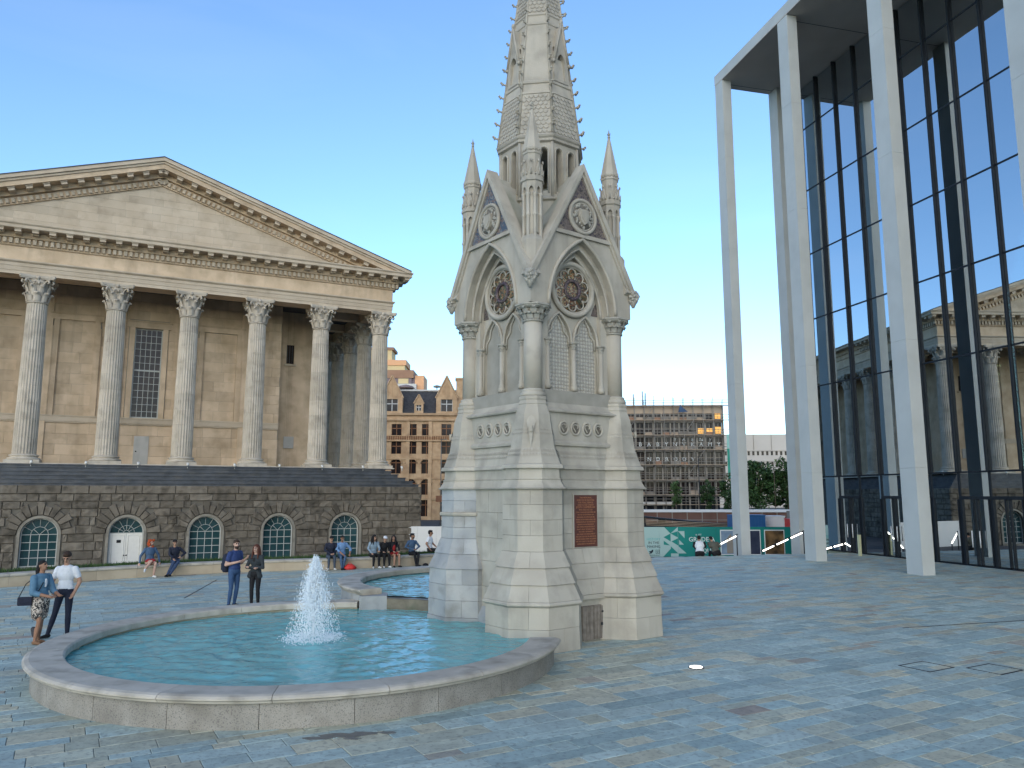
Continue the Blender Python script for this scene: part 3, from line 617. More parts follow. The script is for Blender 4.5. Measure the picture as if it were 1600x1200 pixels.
# ---- the four faces
def face_parts():
    P = []
    def add(name, mb, m): P.append((name, mb, m))
    # string mouldings and weathered strip between the piers
    mb = MB(); prof = [(-1.43, 3.15), (-1.52, 3.152), (-1.535, 3.175), (-1.50, 3.2), (-1.47, 3.34), (-1.48, 3.36), (-1.45, 3.375), (-1.445, 3.575), (-1.51, 3.58), (-1.505, 3.63), (-1.46, 3.67), (-1.385, 4.08), (-1.45, 4.085), (-1.46, 4.14), (-1.40, 4.2)]
    mb.add([(x, y, z) for y, z in prof for x in (-.9, .9)], [(2*i, 2*i+1, 2*i+3, 2*i+2) for i in range(len(prof)-1)])
    for zb, yb in ((3.84, -1.437), (3.93, -1.424)):
        for q in range(22):
            x = -.75+q*.0715
            mb.add([(x-.03, yb+.01, zb+.03), (x+.03, yb+.01, zb+.03), (x, yb-.03, zb-.035), (x, yb+.02, zb+.05)], [(0, 2, 3), (2, 1, 3), (0, 1, 2)])
    add('string_course', mb, 'lime')
    # band of roundels
    mb = MB(); mb.box(-.95, .95, -1.385, -1.0, 4.2, 4.79); add('roundel_band', mb, 'lime')
    for k in range(4):
        x = -.51+.34*k; mb = MB()
        mb.pipe([(x+.125*math.cos(a*.3927), -1.39, 4.47+.14*math.sin(a*.3927)) for a in range(16)], .028, 6, 0, True)
        mb.pipe([(x+.055*math.cos(t)*(1 if t < 3.2 else .9)+.03*math.sin(2*t), -1.392, 4.47+.085*math.sin(t)) for t in [i*.5 for i in range(10)]], .016, 5)
        mb.add([(x+.115*math.cos(a*.3927), -1.387, 4.47+.13*math.sin(a*.3927)) for a in range(16)], [tuple(range(16))], 1)  # dark disc paints the shade of a recess inside the ring
        add('roundel', mb, ['lime', 'mortar_and_shade'])
    mb = MB(); mb.add([(x, y, z) for y, z in ((-1.39, 4.79), (-1.46, 4.80), (-1.475, 4.83), (-1.43, 4.86), (-1.36, 4.9), (-1.15, 5.30), (-1.0, 5.33)) for x in (-1.02, 1.02)], [(2*i, 2*i+1, 2*i+3, 2*i+2) for i in range(6)]); add('sill', mb, 'lime')
    # orders of the great arch
    mb = MB(); open_wall(mb, -1.1, 1.1, 5.3, 8.7, [(0, .80, 5.3, point_arch(.80, 7.1))], -1.21, .14); add('inner_arch', mb, 'lime')
    mb = MB(); open_wall(mb, -1.3, 1.3, 7.1, 8.75, [(0, .885, 7.1, point_arch(.885, 7.1))], -1.36, .15); add('middle_arch', mb, 'lime')
    top = lambda x: min(7.72+(1.5-abs(x))*1.8, 10.42)
    mb = MB(); open_wall(mb, -1.5, 1.5, 7.12, top, [(0, .97, 7.12, point_arch(.97, 7.12))], -1.5, .14, 0, (0,)); [mb.add([(sg*.97, -1.5, 7.12), (sg*1.5, -1.5, 7.12), (sg*1.5, -1.1, 7.12), (sg*.97, -1.1, 7.12)], [(0, 1, 2, 3)]) for sg in (-1, 1)]; add('gable_wall', mb, 'lime')
    fa = point_arch(.97, 7.12); mb = MB(); xs = [-.97*math.cos(math.pi*i/28) for i in range(29)]
    mb.pipe([(x*1.035, -1.505, fa(x)+.025) for x in xs], .045, 6)
    f2 = point_arch(.885, 7.1); mb.pipe([(x*.885/.97, -1.37, f2(x*.885/.97)) for x in xs], .03, 6); f3 = point_arch(.80, 7.1); mb.pipe([(x*.8/.97, -1.215, f3(x*.8/.97)) for x in xs], .03, 6); add('arch_moulding', mb, 'lime')
    # back plane, mosaic rose, tracery
    mb = MB(); open_wall(mb, -.9, .9, 5.25, 8.75, [(sx, .345, 5.33, point_arch(.345, 6.46, 2.0)) for sx in (-.40, .40)], -1.10, .05); add('tracery_wall', mb, 'lime')
    for sx in (-.40, .40):
        mb = MB(); mb.box(sx-.36, sx+.36, -1.052, -1.0, 5.3, 7.15); add('carved_panel', mb, 'diaper')
        f = point_arch(.37, 6.46, 2.0); mb = MB(); xx = [-.37*math.cos(math.pi*i/16) for i in range(17)]
        mb.pipe([(sx-.37, -1.13, 5.33)]+[(sx+x, -1.13, f(x)) for x in xx]+[(sx+.37, -1.13, 5.33)], .035, 6)
        mb.pipe([(sx-.33, -1.08, 6.34), (sx-.31, -1.08, 6.58), (sx-.18, -1.08, 6.70), (sx-.15, -1.08, 6.86), (sx, -1.08, 7.05), (sx+.15, -1.08, 6.86), (sx+.18, -1.08, 6.70), (sx+.31, -1.08, 6.58), (sx+.33, -1.08, 6.34)], .025, 6); add('lancet_frame', mb, 'lime')
    for sx, rr_ in ((0, .052), (-.80, .055), (.80, .055)):
        mb = MB(); c = (sx, -1.16 if sx == 0 else -1.20); mb.lathe([(.085, 5.33), (.085, 5.42), (.065, 5.46), (.07, 5.5), (rr_, 5.52), (rr_, 6.30)], 12, c); add('colonnette', mb, 'lime')
        mb = gothic_capital(rr_, 6.28, 6.44, .105, 6, 1); mb.v = [(x+c[0], y+c[1], z) for x, y, z in mb.v]; add('small_capital', mb, 'carved')
    zc = 7.68; mb = MB(); mb.lathe([(.56, 0), (.56, .02)], 40, M=Matrix.Translation((0, -1.105, zc)) @ Matrix.Rotation(R(90), 4, 'X')); add('rose_mosaic', mb, 'mosaic_rose')
    mb = MB(); circ = lambda r, y, cx=0, cz=zc, n=40: [(cx+r*math.cos(2*math.pi*i/n), y, cz+r*math.sin(2*math.pi*i/n)) for i in range(n)]
    mb.pipe(circ(.60, -1.16), .06, 8, 0, True); mb.pipe(circ(.535, -1.14), .018, 6, 0, True)
    add('rose_ring', mb, 'lime')
    for k in range(10):                              # foils of the rose
        a = 2*math.pi*(k+.5)/10; mb = MB(); cx, cz = .385*math.cos(a), zc+.385*math.sin(a)
        mb.pipe([(cx+.115*math.cos(a+t), -1.135, cz+.115*math.sin(a+t)) for t in [(-1.9+3.8*i/9) for i in range(10)]], .018, 6); mb.pipe([(.2*math.cos(a+.31), -1.135, zc+.2*math.sin(a+.31)), (.33*math.cos(a+.31), -1.135, zc+.33*math.sin(a+.31))], .014, 5); add('rose_foil', mb, 'lime')
    mb = MB(); mb.pipe(circ(.215, -1.14), .045, 6, 0, True); add('rose_hub', mb, 'mosaic_purple')
    for sg in (-1, 1):
        mb = MB(); mb.prism([(sg*.60, 7.16), (sg*.80, 7.16), (sg*.78, 7.5), (sg*.68, 7.35)][::sg], -1.115, -1.09); add('spandrel_mosaic', mb, 'mosaic_brown')
    # gable: string, mosaic triangle, roundel with shield, coping
    mb = MB(); mb.box(-.93, .93, -1.56, -1.48, 8.80, 8.87); mb.box(-.9, .9, -1.535, -1.48, 8.87, 8.9); add('gable_string', mb, 'lime')
    mb = MB(); mb.prism([(-.82, 8.9), (.82, 8.9), (0, 10.30)], -1.508, -1.45); add('gable_mosaic', mb, 'MOS')
    mb = MB(); zr = 9.31; mb.pipe(circ(.385, -1.53, 0, zr), .045, 8, 0, True); mb.pipe(circ(.32, -1.525, 0, zr), .022, 6, 0, True); add('gable_roundel', mb, 'lime')
    mb = MB(); mb.lathe([(.36, 0), (.36, .03)], 32, M=Matrix.Translation((0, -1.505, zr)) @ Matrix.Rotation(R(90), 4, 'X'))
    rl = random.Random(2)
    for k in range(46):
        a = rl.uniform(0, 6.28); r_ = rl.uniform(.16, .29); mb.sphere((r_*math.cos(a), -1.54, zr+r_*math.sin(a)), .035, 6, 4, 1, (1, .7, rl.uniform(.7, 1.4)))
    add('carved_roundel', mb, ['terra_grey', 'carved'])
    mb = MB(); mb.prism([(-.135, zr+.15), (.135, zr+.15), (.14, zr-.02), (.08, zr-.15), (0, zr-.21), (-.08, zr-.15), (-.14, zr-.02)], -1.6, -1.52); mb.prism([(-.1, zr+.11), (.1, zr+.11), (.1, zr-.02), (0, zr-.15), (-.1, zr-.02)], -1.615, -1.6); add('shield', mb, 'lime')
    for sg in (-1, 1):
        mb = MB(); s0 = Vector((sg*1.53, 7.70)); s1 = Vector((0, 10.47)); d = (s1-s0).normalized(); n = Vector((-d.y, d.x))*(-1 if sg > 0 else 1)
        n = n if n.y > 0 else -n
        mb.prism([tuple(s0-n*.04), tuple(s1-Vector((0, .09))), tuple(s1+Vector((0, .10))), tuple(s0+n*.08)], -1.60, -1.30); mb.prism([tuple(s0-n*.09), tuple(s1-Vector((0, .2))), tuple(s1-Vector((0, .085))), tuple(s0-n*.035)], -1.55, -1.40); add('gable_coping', mb, 'lime')
    mb = MB(); mb.add([(-1.5, -1.5, 7.72), (1.5, -1.5, 7.72), (0, -1.5, 10.42), (0, 0, 10.42)], [(0, 2, 3), (1, 3, 2)]); add('gable_roof', mb, 'lime_roof')
    return P
mat('terra_grey', (.13, .12, .10), (.2, .18, .15), 8, .9); mat('lime_roof', (.36, .35, .28), (.46, .43, .36), 1.4, .9, stain=((.20, .22, .15), .6, 2.2), bump=.2)
FP = face_parts(); fmesh = {}
for k in range(4):
    rz = (0, -R(90), R(180), R(90))[k]
    for i, (nm, mb, mt) in enumerate(FP):
        if mt == 'MOS': mb.build(nm, 'mosaic_blue' if k == 1 else 'mosaic_brown', mon, None, rz); continue
        if i not in fmesh: fmesh[i] = mb.build(nm, mt, mon, None, rz).data
        else: link(nm, fmesh[i], mon, None, rz)
# lower walls between the piers
def wall_course(z0, y0, z1, y1, splits, mt, rz, name='stone'):
    for a, b in zip(splits, splits[1:]):
        mb = MB(); g = .003
        mb.loft([[(a+g, y0, z0+.003), (b-g, y0, z0+.003), (b-g, y0+.3, z0+.003), (a+g, y0+.3, z0+.003)], [(a+g, y1, z1-.003), (b-g, y1, z1-.003), (b-g, y0+.3, z1-.003), (a+g, y0+.3, z1-.003)]]); mb.build(name, mt, mon, None, rz)
for k, rz in ((0, 0), (2, R(180)), (3, R(90))):
    for c, sp in (((.87, -1.68, .96, -1.68), (-.7, .7)), ((.96, -1.70, 1.27, -1.62), (-.75, .0, .75)), ((1.27, -1.63, 1.59, -1.55), (-.75, .25, .75)), ((1.59, -1.56, 1.9, -1.47), (-.8, -.1, .8)),
                  ((1.9, -1.45, 2.22, -1.45), (-.85, .1, .85)), ((2.22, -1.45, 2.53, -1.45), (-.85, -.2, .85)), ((2.53, -1.45, 2.84, -1.45), (-.85, .2, .85)), ((2.84, -1.45, 3.15, -1.45), (-.85, -.1, .85))):
        wall_course(*c[:2], *c[2:], sp, 'lime', rz)
    mb = MB(); mb.box(-.8, .8, -1.715, -1.4, .865, .955); mb.box(-.6, .6, -1.60, -1.2, 0, .865); mb.build('plinth', 'lime', mon, None, rz)
for z0, z1, sp in ((0, .5, (-.9, .1, .9)), (.5, 1.05, (-.9, -.2, .9)), (1.05, 1.6, (-.9, .2, .9)), (1.6, 2.1, (-.9, 0, .9)), (2.1, 2.65, (-.9, .25, .9)), (2.65, 3.15, (-.9, -.1, .9))):
    wall_course(z0, -1.45, z1, -1.45, sp, 'lime', -R(90))
mb = MB(); mb.add([(x, y, z) for y, z in ((-1.56, 0), (-1.56, .42), (-1.45, .62)) for x in (-.8, .8)], [(0, 1, 3, 2), (2, 3, 5, 4)]); mb.build('plinth', 'lime_blue', mon, None, -R(90))
mb = MB(); mb.box(-1.3, 1.3, -1.3, 1.3, 0, 5.3); mb.box(-1.06, 1.06, -1.04, 1.04, 5.3, 8.8); mb.build('core', 'mortar_pale', mon)
# small plank door in the plinth
dr = MB(); dr.box(-.27, .36, -1.635, -1.59, .02, .72); dr = dr.build('door', 'wood', mon)
for k in range(6): mb = MB(); mb.box(-.26+.102*k, -.165+.102*k, -1.655, -1.63, .03, .70); mb.build('plank', 'wood', dr)
mb = MB(); mb.box(.25, .30, -1.67, -1.65, .30, .36); mb.box(.27, .33, -1.665, -1.65, .56, .6); mb.build('hasp', 'dark_metal', dr)
# bronze plaque
pq = MB(); pq.box(-.31, .36, -1.47, -1.445, 1.93, 3.03, 0); pq.box(-.345, -.31, -1.475, -1.44, 1.9, 3.06, 1); pq.box(.36, .395, -1.475, -1.44, 1.9, 3.06, 1); pq.box(-.31, .36, -1.475, -1.44, 3.03, 3.06, 1)
pq = pq.build('plaque', ['bronze', 'lime'], mon); pq['label'] = 'dark red bronze plaque with raised lettering'
LINES = ['THIS MEMORIAL', 'IS ERECTED IN GRATITUDE', 'FOR PUBLIC SERVICE', 'GIVEN TO THIS TOWN BY', 'JOSEPH CHAMBERLAIN', 'WHO WAS ELECTED', 'TOWN COUNCILLOR IN NOVEMBER 1869', 'MAYOR IN NOVEMBER 1873', 'AND RESIGNED THAT OFFICE IN JUNE 1876', 'WHEN HE WAS RETURNED AS ONE OF THE', 'REPRESENTATIVES OF THE BOROUGH OF', 'BIRMINGHAM IN PARLIAMENT', 'AND DURING WHOSE MAYORALTY', 'MANY GREAT WORKS WERE', 'NOTABLY ADVANCED', 'AND MAINLY BY WHOSE ABILITY', 'AND DEVOTION THE GAS AND WATER', 'UNDERTAKINGS WERE ACQUIRED', 'FOR THE TOWN TO THE GREAT AND', 'LASTING BENEFIT OF THE INHABITANTS']
for i, s in enumerate(LINES):
    big = i < 6; size = .062 if i == 4 else (.05 if big else .042); wl = .60 if i in (1, 4, 6, 8, 9, 10) or i > 14 else (.4 if i in (0, 5, 14) else .52)
    text('inscription', s, size, 'gold', pq, Matrix.Translation((.025, -1.472, 2.955-.0515*i)), .003, xs=min(1.25, wl/(len(s)*size*.62)))
# corner bosses
mb = MB(); rl = random.Random(4)
for k in range(34): a, b = rl.uniform(0, 6.28), rl.uniform(-1, 1); mb.sphere((.12*math.cos(a)*math.sqrt(1-b*b), .12*math.sin(a)*math.sqrt(1-b*b), .13*b), rl.uniform(.035, .055), 6, 4)
mb.lathe([(.03, -.26), (.1, -.12), (.12, .0), (.1, .14)], 10); bm_ = mb.build('carved_boss', 'carved', mon, (-1.55, -1.55, 7.66)).data
for x, y in ((1.55, -1.55), (-1.55, 1.55), (1.55, 1.55)): link('carved_boss', bm_, mon, (x, y, 7.66))
# corner pinnacles
def pinnacle_parts():
    P = []
    mb = MB(); mb.octs([(.16, 8.5), (.16, 9.9)]); oc = lambda a, o, z: [(x+o, y+o, z) for x, y in [tuple(p) for p in oct_pts(a)]]
    mb.loft([oc(.2, -.05, 7.6), oc(.245, -.05, 8.0), oc(.245, -.05, 8.54), oc(.23, -.03, 8.62), oc(.165, 0, 8.7)]); P.append(('pinnacle_base', mb, 'lime'))
    for k in range(8):
        a = math.pi/8+k*math.pi/4; c = (.2*math.cos(a), .2*math.sin(a)); mb = MB(); mb.lathe([(.05, 8.6), (.05, 8.66), (.036, 8.7), (.036, 9.10), (.05, 9.12), (.05, 9.16), (.036, 9.18), (.036, 9.55), (.055, 9.6), (.055, 9.64)], 8, c); P.append(('colonnette', mb, 'lime'))
    mb = MB()
    for k in range(8):
        M = Matrix.Rotation(k*math.pi/4, 4, 'Z') @ Matrix.Translation((0, 0, 0))
        open_wall(mb, -.1, .1, 9.64, 9.9, [(0, .05, 9.64, point_arch(.05, 9.7))], -.225, .06, 0, (), M, 6)
        mb.prism([(-.1, 9.98), (.1, 9.98), (0, 10.36)], -.235, -.15, 0, M)
        mb.tube((0, -.235, 10.05), (0, -.255, 10.2), .03, .01, 6, 0, True, M); mb.sphere((0, -.235, 10.38), .028, 6, 4, 0, (1, 1, 1.5), M)
        mb.sphere((.09, -.235, 10.06), .022, 6, 4, 0, (1, 1, 1), M); mb.sphere((-.09, -.235, 10.06), .022, 6, 4, 0, (1, 1, 1), M)
    mb.octs([(.225, 9.9), (.255, 9.92), (.255, 9.97), (.22, 9.985), (.185, 10.0), (.185, 10.55)]); P.append(('gablet_crown', mb, 'lime'))
    mb = MB(); mb.octs([(.185, 10.55), (.205, 10.57), (.205, 10.61), (.19, 10.63), (.215, 10.66), (.215, 10.70), (.2, 10.72)])
    for k in range(16): a = k*math.pi/8; mb.sphere((.215*math.cos(a), .215*math.sin(a), 10.635), .02, 5, 4)
    P.append(('collar', mb, 'lime'))
    mb = MB(); mb.octs([(.2, 10.72), (.018, 11.72)]); P.append(('spirelet', mb, 'lime'))
    mb = MB(); mb.lathe([(.03, 11.68), (.035, 11.72), (.015, 11.75), (.015, 11.84)], 8)
    for k in range(4): M = Matrix.Rotation(k*math.pi/2, 4, 'Z'); mb.add([(0, -.02, 11.74), (0, .02, 11.74), (.065, 0, 11.79), (0, 0, 11.80)], [(0, 1, 2), (0, 2, 3), (1, 3, 2)], 0, False, M)
    mb.tube((0, 0, 11.8), (0, 0, 11.90), .02, .004, 6); P.append(('finial', mb, 'carved'))
    return P
PP = pinnacle_parts(); pm = {}
for (x, y) in ((-1.2, -1.2), (1.2, -1.2), (-1.2, 1.2), (1.2, 1.2)):
    for i, (nm, mb, mt) in enumerate(PP):
        rz = math.atan2(y, x)-math.atan2(-1, -1)
        if i not in pm: pm[i] = mb.build(nm, mt, mon, (x, y, 0), rz).data
        else: link(nm, pm[i], mon, (x, y, 0), rz)
# drum
mb = MB(); a = .93; hf = a*math.tan(math.pi/8)
for k in range(8):
    M = Matrix.Rotation(k*math.pi/4, 4, 'Z'); open_wall(mb, -hf, hf, 8.6, 11.3, [(sx, .085, 10.05, round_arch(.085, 11.02)) for sx in (-.185, .185)], -a, .16, 0, (), M, 8)
    for sx in (-.185, .185):
        f = round_arch(.115, 11.02); mb.pipe([(sx-.115, -a-.01, 10.0), (sx-.115, -a-.01, 10.9)]+[(sx-.115*math.cos(math.pi*i/8), -a-.01, f(-.115*math.cos(math.pi*i/8))) for i in range(9)]+[(sx+.115, -a-.01, 10.9), (sx+.115, -a-.01, 10.0)], .022, 6, 0, False, M)
    mb.tube((hf, -a, 9.9), (hf, -a, 11.25), .035, None, 8, 0, True, M)
mb.octs([(a, 9.80), (a+.06, 9.83), (a+.06, 9.88), (a, 9.92)]); mb.build('drum', 'lime', mon)
mb = MB(); mb.octs([(.93, 11.24), (.99, 11.27), (.99, 11.33), (1.02, 11.36), (1.035, 11.40), (1.0, 11.44)])
for k in range(8):
    M = Matrix.Rotation(k*math.pi/4, 4, 'Z')
    for q in range(9): x = -.36+.09*q; mb.add([(x-.03, -.985, 11.33), (x+.03, -.985, 11.33), (x, -1.005, 11.25), (x, -.96, 11.30)], [(0, 1, 2), (0, 2, 3), (1, 3, 2)], 0, False, M)
mb.build('eaves_moulding', 'lime', mon)
# spire
ap = lambda z: .985*(19.7-z)/(19.7-11.42)
mb = MB(); mb.octs([(ap(11.42), 11.42), (ap(12.52), 12.52), (ap(12.52)+.02, 12.53), (ap(12.58)+.02, 12.58), (ap(12.6)-.015, 12.6), (ap(12.8)-.015, 12.8), (ap(12.82)+.015, 12.82), (ap(12.86)+.02, 12.87), (ap(12.9), 12.9), (ap(14.45), 14.45), (ap(14.47)+.02, 14.47), (ap(14.52)+.02, 14.52), (ap(14.54)-.012, 14.54), (ap(14.72)-.012, 14.72), (ap(14.75)+.015, 14.75), (ap(14.8), 14.8), (.05, 19.3), (.1, 19.4), (.1, 19.45), (.03, 19.5), (.03, 19.9)]); mb.build('spire', 'lime', mon)
mb = MB()
for k in range(8):
    M = Matrix.Rotation(k*math.pi/4, 4, 'Z')
    for zs, ze in ((11.5, 12.5), (14.86, 16.4)):
        r_ = 0; z = zs
        while z < ze:
            A_ = ap(z); half = A_*math.tan(math.pi/8)*.93; n = max(3, round(half*2/.115)); st = 2*half/n
            for q in range(n-(r_ % 2)):
                x = -half+st*(q+.5+.5*(r_ % 2)); w2 = st*.47
                mb.add([(x-w2, -A_+.004, z+.075), (x+w2, -A_+.004, z+.075), (x+w2, -A_-.012, z+.02), (x+w2*.5, -A_-.022, z-.025), (x, -A_-.026, z-.04), (x-w2*.5, -A_-.022, z-.025), (x-w2, -A_-.012, z+.02), (x, -A_+.01, z-.02), (x-w2, -A_+.01, z+.0), (x+w2, -A_+.01, z+.0)], [(0, 1, 2, 3, 4, 5, 6), (4, 7, 8, 6, 5), (2, 9, 7, 4, 3)], 0, False, M)
            z += .105; r_ += 1
tag(mb.build('fish_scales', 'lime', mon), kind='stuff')
for k in range(8):                                   # arris rolls
    ang = math.pi/8+k*math.pi/4; c = 1/math.cos(math.pi/8); mb = MB(); mb.tube((ap(11.44)*c*math.cos(ang), ap(11.44)*c*math.sin(ang), 11.44), (.06*math.cos(ang), .06*math.sin(ang), 19.2), .035, .012, 8); mb.build('arris_roll', 'lime', mon)
mb = MB(); mb.tube((-.03, 0, -.02), (.08, 0, .01), .026, .022, 6); mb.tube((.08, 0, .01), (.125, 0, .035), .024, .03, 6); mb.sphere((.13, 0, .045), .034, 6, 4, 0, (1, 1.2, .8)); mb.sphere((.10, .02, -.01), .022, 5, 4); mb.sphere((.10, -.02, -.01), .022, 5, 4)
cm = None
for k in range(8):
    for q in range(21):
        z = 11.62+.36*q+(.03 if k % 2 else 0); ang = math.pi/8+k*math.pi/4; r_ = ap(z)/math.cos(math.pi/8)+.02; loc = (r_*math.cos(ang), r_*math.sin(ang), z); s = 1.0-.02*q
        if cm is None: o = mb.build('crocket', 'lime', mon, loc, ang); cm = o.data
        else: o = link('crocket', cm, mon, loc, ang)
        o.scale = (s, s, s)
for k in range(4):                                   # gabled lucarnes on the four main faces
    M = Matrix.Rotation(k*math.pi/2, 4, 'Z'); mb = MB(); yf = -ap(12.95)-.03; hw = .22
    open_wall(mb, -hw, hw, 12.9, lambda x: 13.42+(hw-abs(x))*4.4, [(0, .115, 12.97, point_arch(.115, 13.45))], yf, .12, 0, (0,), M)
    for sg in (-1, 1): mb.add([(sg*hw, yf, 12.9), (sg*hw, yf, 13.42), (0, yf, 14.39), (sg*hw, -.5, 13.42), (0, -.45, 14.39), (sg*hw, -.5, 12.9)], [(0, 1, 3, 5), (1, 2, 4, 3)], 0, False, M); mb.tube((sg*hw*1.05, yf-.01, 13.40), (0, yf-.01, 14.42), .032, None, 6, 0, True, M)
    for sg in (-1, 1): mb.sphere((sg*.24, yf-.01, 13.40), .05, 8, 5, 0, (1, 1, 1), M)
    mb.sphere((0, yf, 14.48), .045, 8, 5, 0, (1, 1, 1.6), M)
    mb.build('lucarne', 'lime', mon); mb = MB(); mb.box(-.15, .15, yf+.1, yf+.14, 12.92, 13.85, 0, M); mb.build('lucarne_shade_panel', 'mortar_and_shade', mon)  # dark panel paints the shade inside the opening
# ================================================================ columned hall (temple front on a rusticated podium)
hall = empty('columned_hall', (-23.59, 45.0, 0), R(26), 'large classical stone hall with fluted columns, pediment and rusticated podium', 'hall')
XC = 1.9; SPC = 4.06; XL, XR = XC-3.5*SPC-.62, XC+3.5*SPC+.62; YB = 42.0
ZS, ZE = 4.77, 15.4
rt_ = random.Random(21)
# ---- podium: rusticated stones, arched openings
PY = -3.0; PX1 = 18.2; PX0 = XL-1.6
ARCH = [-6.9, -2.86, 1.25, 5.3, 9.33, 13.35]; AR, AZ = .86, .93
def blocked(x, z):
    for c in ARCH:
        if z < AZ and abs(x-c) < 1.06: return True
        if z >= AZ and math.hypot(x-c, z-AZ) < 1.62: return True
    return False
mb = MB(); open_wall(mb, PX0, PX1-.05, LOW, 3.5, [(c, AR, LOW if i == 2 else -.75, round_arch(AR, AZ)) for i, c in enumerate(ARCH)], PY+.06, .42, 0, (), None, 20); mb.build('podium_wall', 'mortar_and_shade', hall)
mb = MB(); mb.box(PX1-.5, PX1-.05, PY+.061, 40, LOW, 3.48); mb.build('podium_side', 'mortar_and_shade', hall)
courses = [LOW, -.42, .04, .5, .93, 1.38, 1.83, 2.26, 2.66, 3.06, 3.52]
prest = MB(); npods = 0
for ci, (z0, z1) in enumerate(zip(courses, courses[1:])):
    x = PX1; first = True
    while x > PX0:
        ln = rt_.choice((.55, .8, 1.0, 1.25)) if not (ci == len(courses)-2) else rt_.choice((1.3, 1.7, 2.0)); a, b = x-ln, x; x = a
        zm = (z0+z1)/2
        # trim against arches
        pts = [a+(b-a)*i/24 for i in range(25)]; free = [p for p in pts if not blocked(p, zm) and not blocked(p, z0+.08)]
        if len(free) < 4: continue
        runs = [[free[0]]]
        for p, q in zip(free, free[1:]):
            if q-p < ln/24*1.5: runs[-1].append(q)
            else: runs.append([q])
        for rn in runs:
            a2, b2 = rn[0], rn[-1]
            if b2-a2 < .1: continue
            a2 += .008; b2 -= .008
            jj = .02 if ci == len(courses)-2 else .035
            yy = PY-.03 if ci == len(courses)-2 else PY
            if a2 > -5.4 and z0 > -.5 and npods < 296:
                mb = MB(); bevel_block(mb, a2, b2, z0+.008, z1-.008, yy, .12, .014, 0, None, jj); mb.build('rusticated_stone', 'rust', hall); npods += 1
            else: bevel_block(prest, a2, b2, z0+.008, z1-.008, yy, .12, .014, 0, None, jj)
# side wall of the podium
MS = Matrix.Translation((PX1, 0, 0)) @ Matrix.Rotation(R(90), 4, 'Z')
for ci, (z0, z1) in enumerate(zip(courses, courses[1:])):
    y = PY
    while y < 14:
        ln = rt_.choice((.6, .9, 1.2)); bevel_block(prest, y+.008, y+ln-.008, z0+.008, z1-.008, -.05, .12, .014, 0, MS, .03); y += ln
tag(prest.build('rusticated_stones', 'rust', hall), kind='stuff')
for i, c in enumerate(ARCH):                            # voussoirs, smooth arch ring and jambs
    nv = 13
    for k in range(nv):
        a0, a1 = math.pi*k/nv+.008, math.pi*(k+1)/nv-.008; ro = 1.72 if k % 2 == 0 else 1.52
        if c < -5: continue
        mb = MB(); poly = [(c+r_*math.cos(a), AZ+r_*math.sin(a)) for r_, a in ((1.02, a0), (ro, a0), (ro, a1), (1.02, a1))]
        cx, cz = sum(p[0] for p in poly)/4, sum(p[1] for p in poly)/4
        inn = [(p[0]+(cx-p[0])*.12, p[1]+(cz-p[1])*.12) for p in poly]
        mb.loft([[(p[0], PY+.1, p[1]) for p in poly], [(p[0], PY+.02, p[1]) for p in poly], [(p[0], PY-.05+rt_.uniform(-.02, .02), p[1]) for p in inn]]); mb.build('voussoir', 'rust', hall)
    mb = MB(); n = 24; rs = []
    for k in range(n+1): a = math.pi*k/n; rs.append([(c+r_*math.cos(a), y, AZ+r_*math.sin(a)) for r_, y in ((AR+.0, PY+.1), (AR+.0, PY-.02), (1.0, PY-.02), (1.0, PY+.1))])
    mb.loft(rs)
    for sg in (-1, 1): mb.box(c+sg*AR if sg > 0 else c-1.0, c+1.0 if sg > 0 else c-AR, PY-.02, PY+.1, LOW if i == 2 else -.75, AZ)
    if i != 2: mb.box(c-1.05, c+1.05, PY-.06, PY+.3, -.9, -.752)
    mb.build('arch_surround', 'rust_pale', hall)
